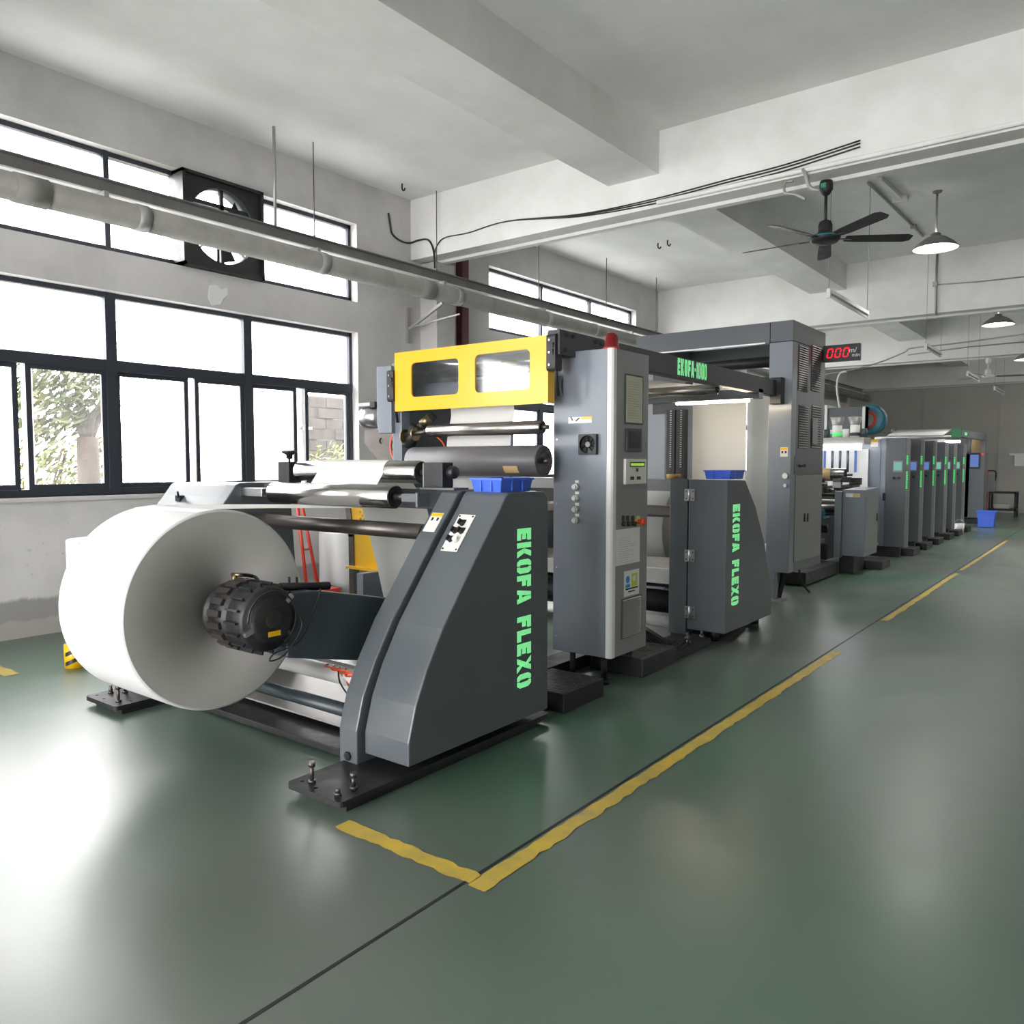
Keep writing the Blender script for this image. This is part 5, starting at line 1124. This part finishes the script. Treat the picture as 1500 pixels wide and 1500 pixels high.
q = P(1448, 526, y=21.5); zm = P(1447, 551, y=21.5).z
ceiling_fan((q.x, 21.5), 3.92, zm, .85, 3, .35, 'white', False, 'white three blade ceiling fan at the far beam')
def pendant(x, y, ztop, zr, r, label):
    p = thing('pendant_lamp', label, 'lamp', (x, y, zr), 'bell shaped pendant lamps')
    obj('ceiling_plate', MB().lathe([(0,0),(.06,0),(.05,-.02),(.02,-.03)], (x, y, ztop), (0,0,1), 18), M['greyl'], p)
    obj('rod', MB().cyl((x, y, zr+r*.62), (x, y, ztop-.02), .013, 10), M['galv'], p)
    sh = obj('shade', MB().lathe([(.03,r*.75),(.055,r*.70),(.06,r*.58),(r*.45,r*.50),(r*.78,r*.26),(r,.01),(r+.004,0)], (x, y, zr), (0,0,1), 36), mat('lamp_shade_grey', (.20,.20,.19), .45), p, fix=False)
    obj('reflector', MB().lathe([(.05,r*.54),(r*.43,r*.47),(r*.76,r*.23),(r-.004,.0)], (x, y, zr), (0,0,1), 36), M['white'], sh, fix=False)
    obj('bulb', MB().lathe([(0,.0),(r*.40,.01),(r*.52,r*.10),(r*.40,r*.3),(.05,r*.45)], (x, y, zr-.005), (0,0,1), 24), M['lampw'], p)
    l = bpy.data.lights.new('lamp_light', 'SPOT'); l.energy = 350; l.color = (1,.97,.92); l.spot_size = 2.4; l.spot_blend = .5; l.shadow_soft_size = .1
    lo = bpy.data.objects.new('lamp_light', l); COL.objects.link(lo); lo.location = (0,0,-.01); lo.parent = p
a = P(1373, 280, z=4.88); zr = P(1372, 364, y=a.y).z; pendant(a.x, a.y, ZC, zr, .262, 'nearest bell shaped pendant lamp, right of the black fan')
a = P(1462, 476, y=16.6); pendant(a.x, 16.6, ZC, a.z, .262, 'second bell shaped pendant lamp, beyond the second ceiling beam')
a = P(1506, 527, y=20.2); pendant(a.x, 20.2, ZC, a.z, .262, 'farthest bell shaped pendant lamp at the right edge')
def tube_light(x, ya, yb, z, label):
    t = thing('tube_fitting', label, 'light fitting', (x, (ya+yb)/2, z), 'unlit tube fittings hung on wires')
    obj('batten', MB().prism([(x-.03, z), (x+.03, z), (x+.018, z+.05), (x-.018, z+.05)], 'y', ya, yb), M['galv'], t)
    obj('tube', MB().cyl((x, ya+.03, z-.025), (x, yb-.03, z-.025), .014, 12), M['white'], t)
    for y in (ya, yb):
        obj('end_socket', MB().box(x-.02, x+.02, y-.015, y+.015, z-.045, z+.05), M['white'], t)
        obj('wire', MB().cyl((x, y, z+.05), (x, y, ZC), .004, 6), M['galv'], t)
xt = P(1271, 265, z=4.88).x
for (ua, va, ub, vb), lab in (((1214, 432, 1270, 460), 'nearest unlit tube fitting, hung below the black fan'), ((1356, 507, 1378, 521), 'second unlit tube fitting, hung before the second lamp'), ((1417, 547, 1433, 557), 'third unlit tube fitting, hung near the white fan'), ((1457, 569, 1470, 576), 'farthest unlit tube fitting, hung near the back wall')):
    p0, p1 = P(ua, va, x=xt), P(ub, vb, x=xt); tube_light(xt, p0.y, p1.y, (p0.z+p1.z)/2, lab)
# conduits on ceiling and second beam
def conduit(pts, r, label, m='galv', clips=()):
    c = thing('conduit', label, 'conduit', pts[0], 'conduits on ceiling and beams'); obj('pipe', MB().tube(pts, r, 8), M[m], c)
    for q in clips: obj('junction_box', MB().box(q[0]-.035, q[0]+.035, q[1]-.03, q[1]+.03, q[2]-.035, q[2]+.035), M['galv'], c)
zz = ZC-.02
p0, p1 = P(1272, 268, z=zz), P(1352, 346, z=zz); conduit([p0, (p0+p1)/2, p1], .016, 'thin conduit on the ceiling behind the black fan', clips=[(P(1338, 331, z=zz))])
p0, p1 = P(1288, 262, z=zz), P(1319, 291, z=zz)
cf = thing('ceiling_fixture', 'short pale trunking with an end box on the ceiling', 'trunking', p0); obj('trunking', MB().bar(p0, p1, .07, .05), M['beam'], cf); obj('end_box', MB().box(p1.x-.09, p1.x+.09, p1.y-.04, p1.y+.04, zz-.05, ZC), M['beam'], cf)
conduit([P(1373, 372, y=14.40), P(1371, 415, y=14.40), P(1371, 462, y=14.40)], .018, 'upright conduit on the second ceiling beam', clips=[P(1370, 416, y=14.40)])
conduit([P(1373, 417, y=14.40), P(1430, 413, y=14.40), P(1512, 404, y=14.40)], .010, 'thin level conduit on the second ceiling beam')
conduit([P(1330, 520, y=21.27), P(1420, 508, y=21.27), P(1510, 500, y=21.27)], .014, 'level conduit on the third ceiling beam')
one('cable', MB().tube(smooth([P(1206, 549, y=14.6), P(1240, 543, y=14.6), P(1285, 532, y=14.6), P(1325, 516, y=14.6), P(1336, 510, y=14.6), P(1400, 503, y=14.6), P(1510, 488, y=14.6)], 5), .012, 8), M['galv'], 'sagging grey cable crossing below the far beams', 'cable')
one('cable', MB().tube(smooth([P(1240, 544, y=14.6), P(1230, 548, y=14.6), P(1226, 565, y=14.6), P(1228, 585, y=14.6), P(1231, 600, y=14.6)], 5), .018, 8), M['white'], 'white hose hanging down above the air duct', 'cable')
for u, v, lab in ((964, 356, 'small dark stub on the ceiling of the second bay'), (978, 352, 'small ceiling hook in the second bay'), (589, 269, 'small dark hook plate on the ceiling of the first bay')):
    q = P(u, v, z=ZC); hk = thing('ceiling_hook', lab, 'hook', (q.x, q.y, ZC-.1), 'small hooks left in the ceiling')
    obj('hook', MB().tube(smooth([(q.x, q.y, ZC), (q.x, q.y, ZC-.06), (q.x+.03, q.y, ZC-.09), (q.x+.05, q.y, ZC-.06)], 4), .010, 6), M['black'], hk)
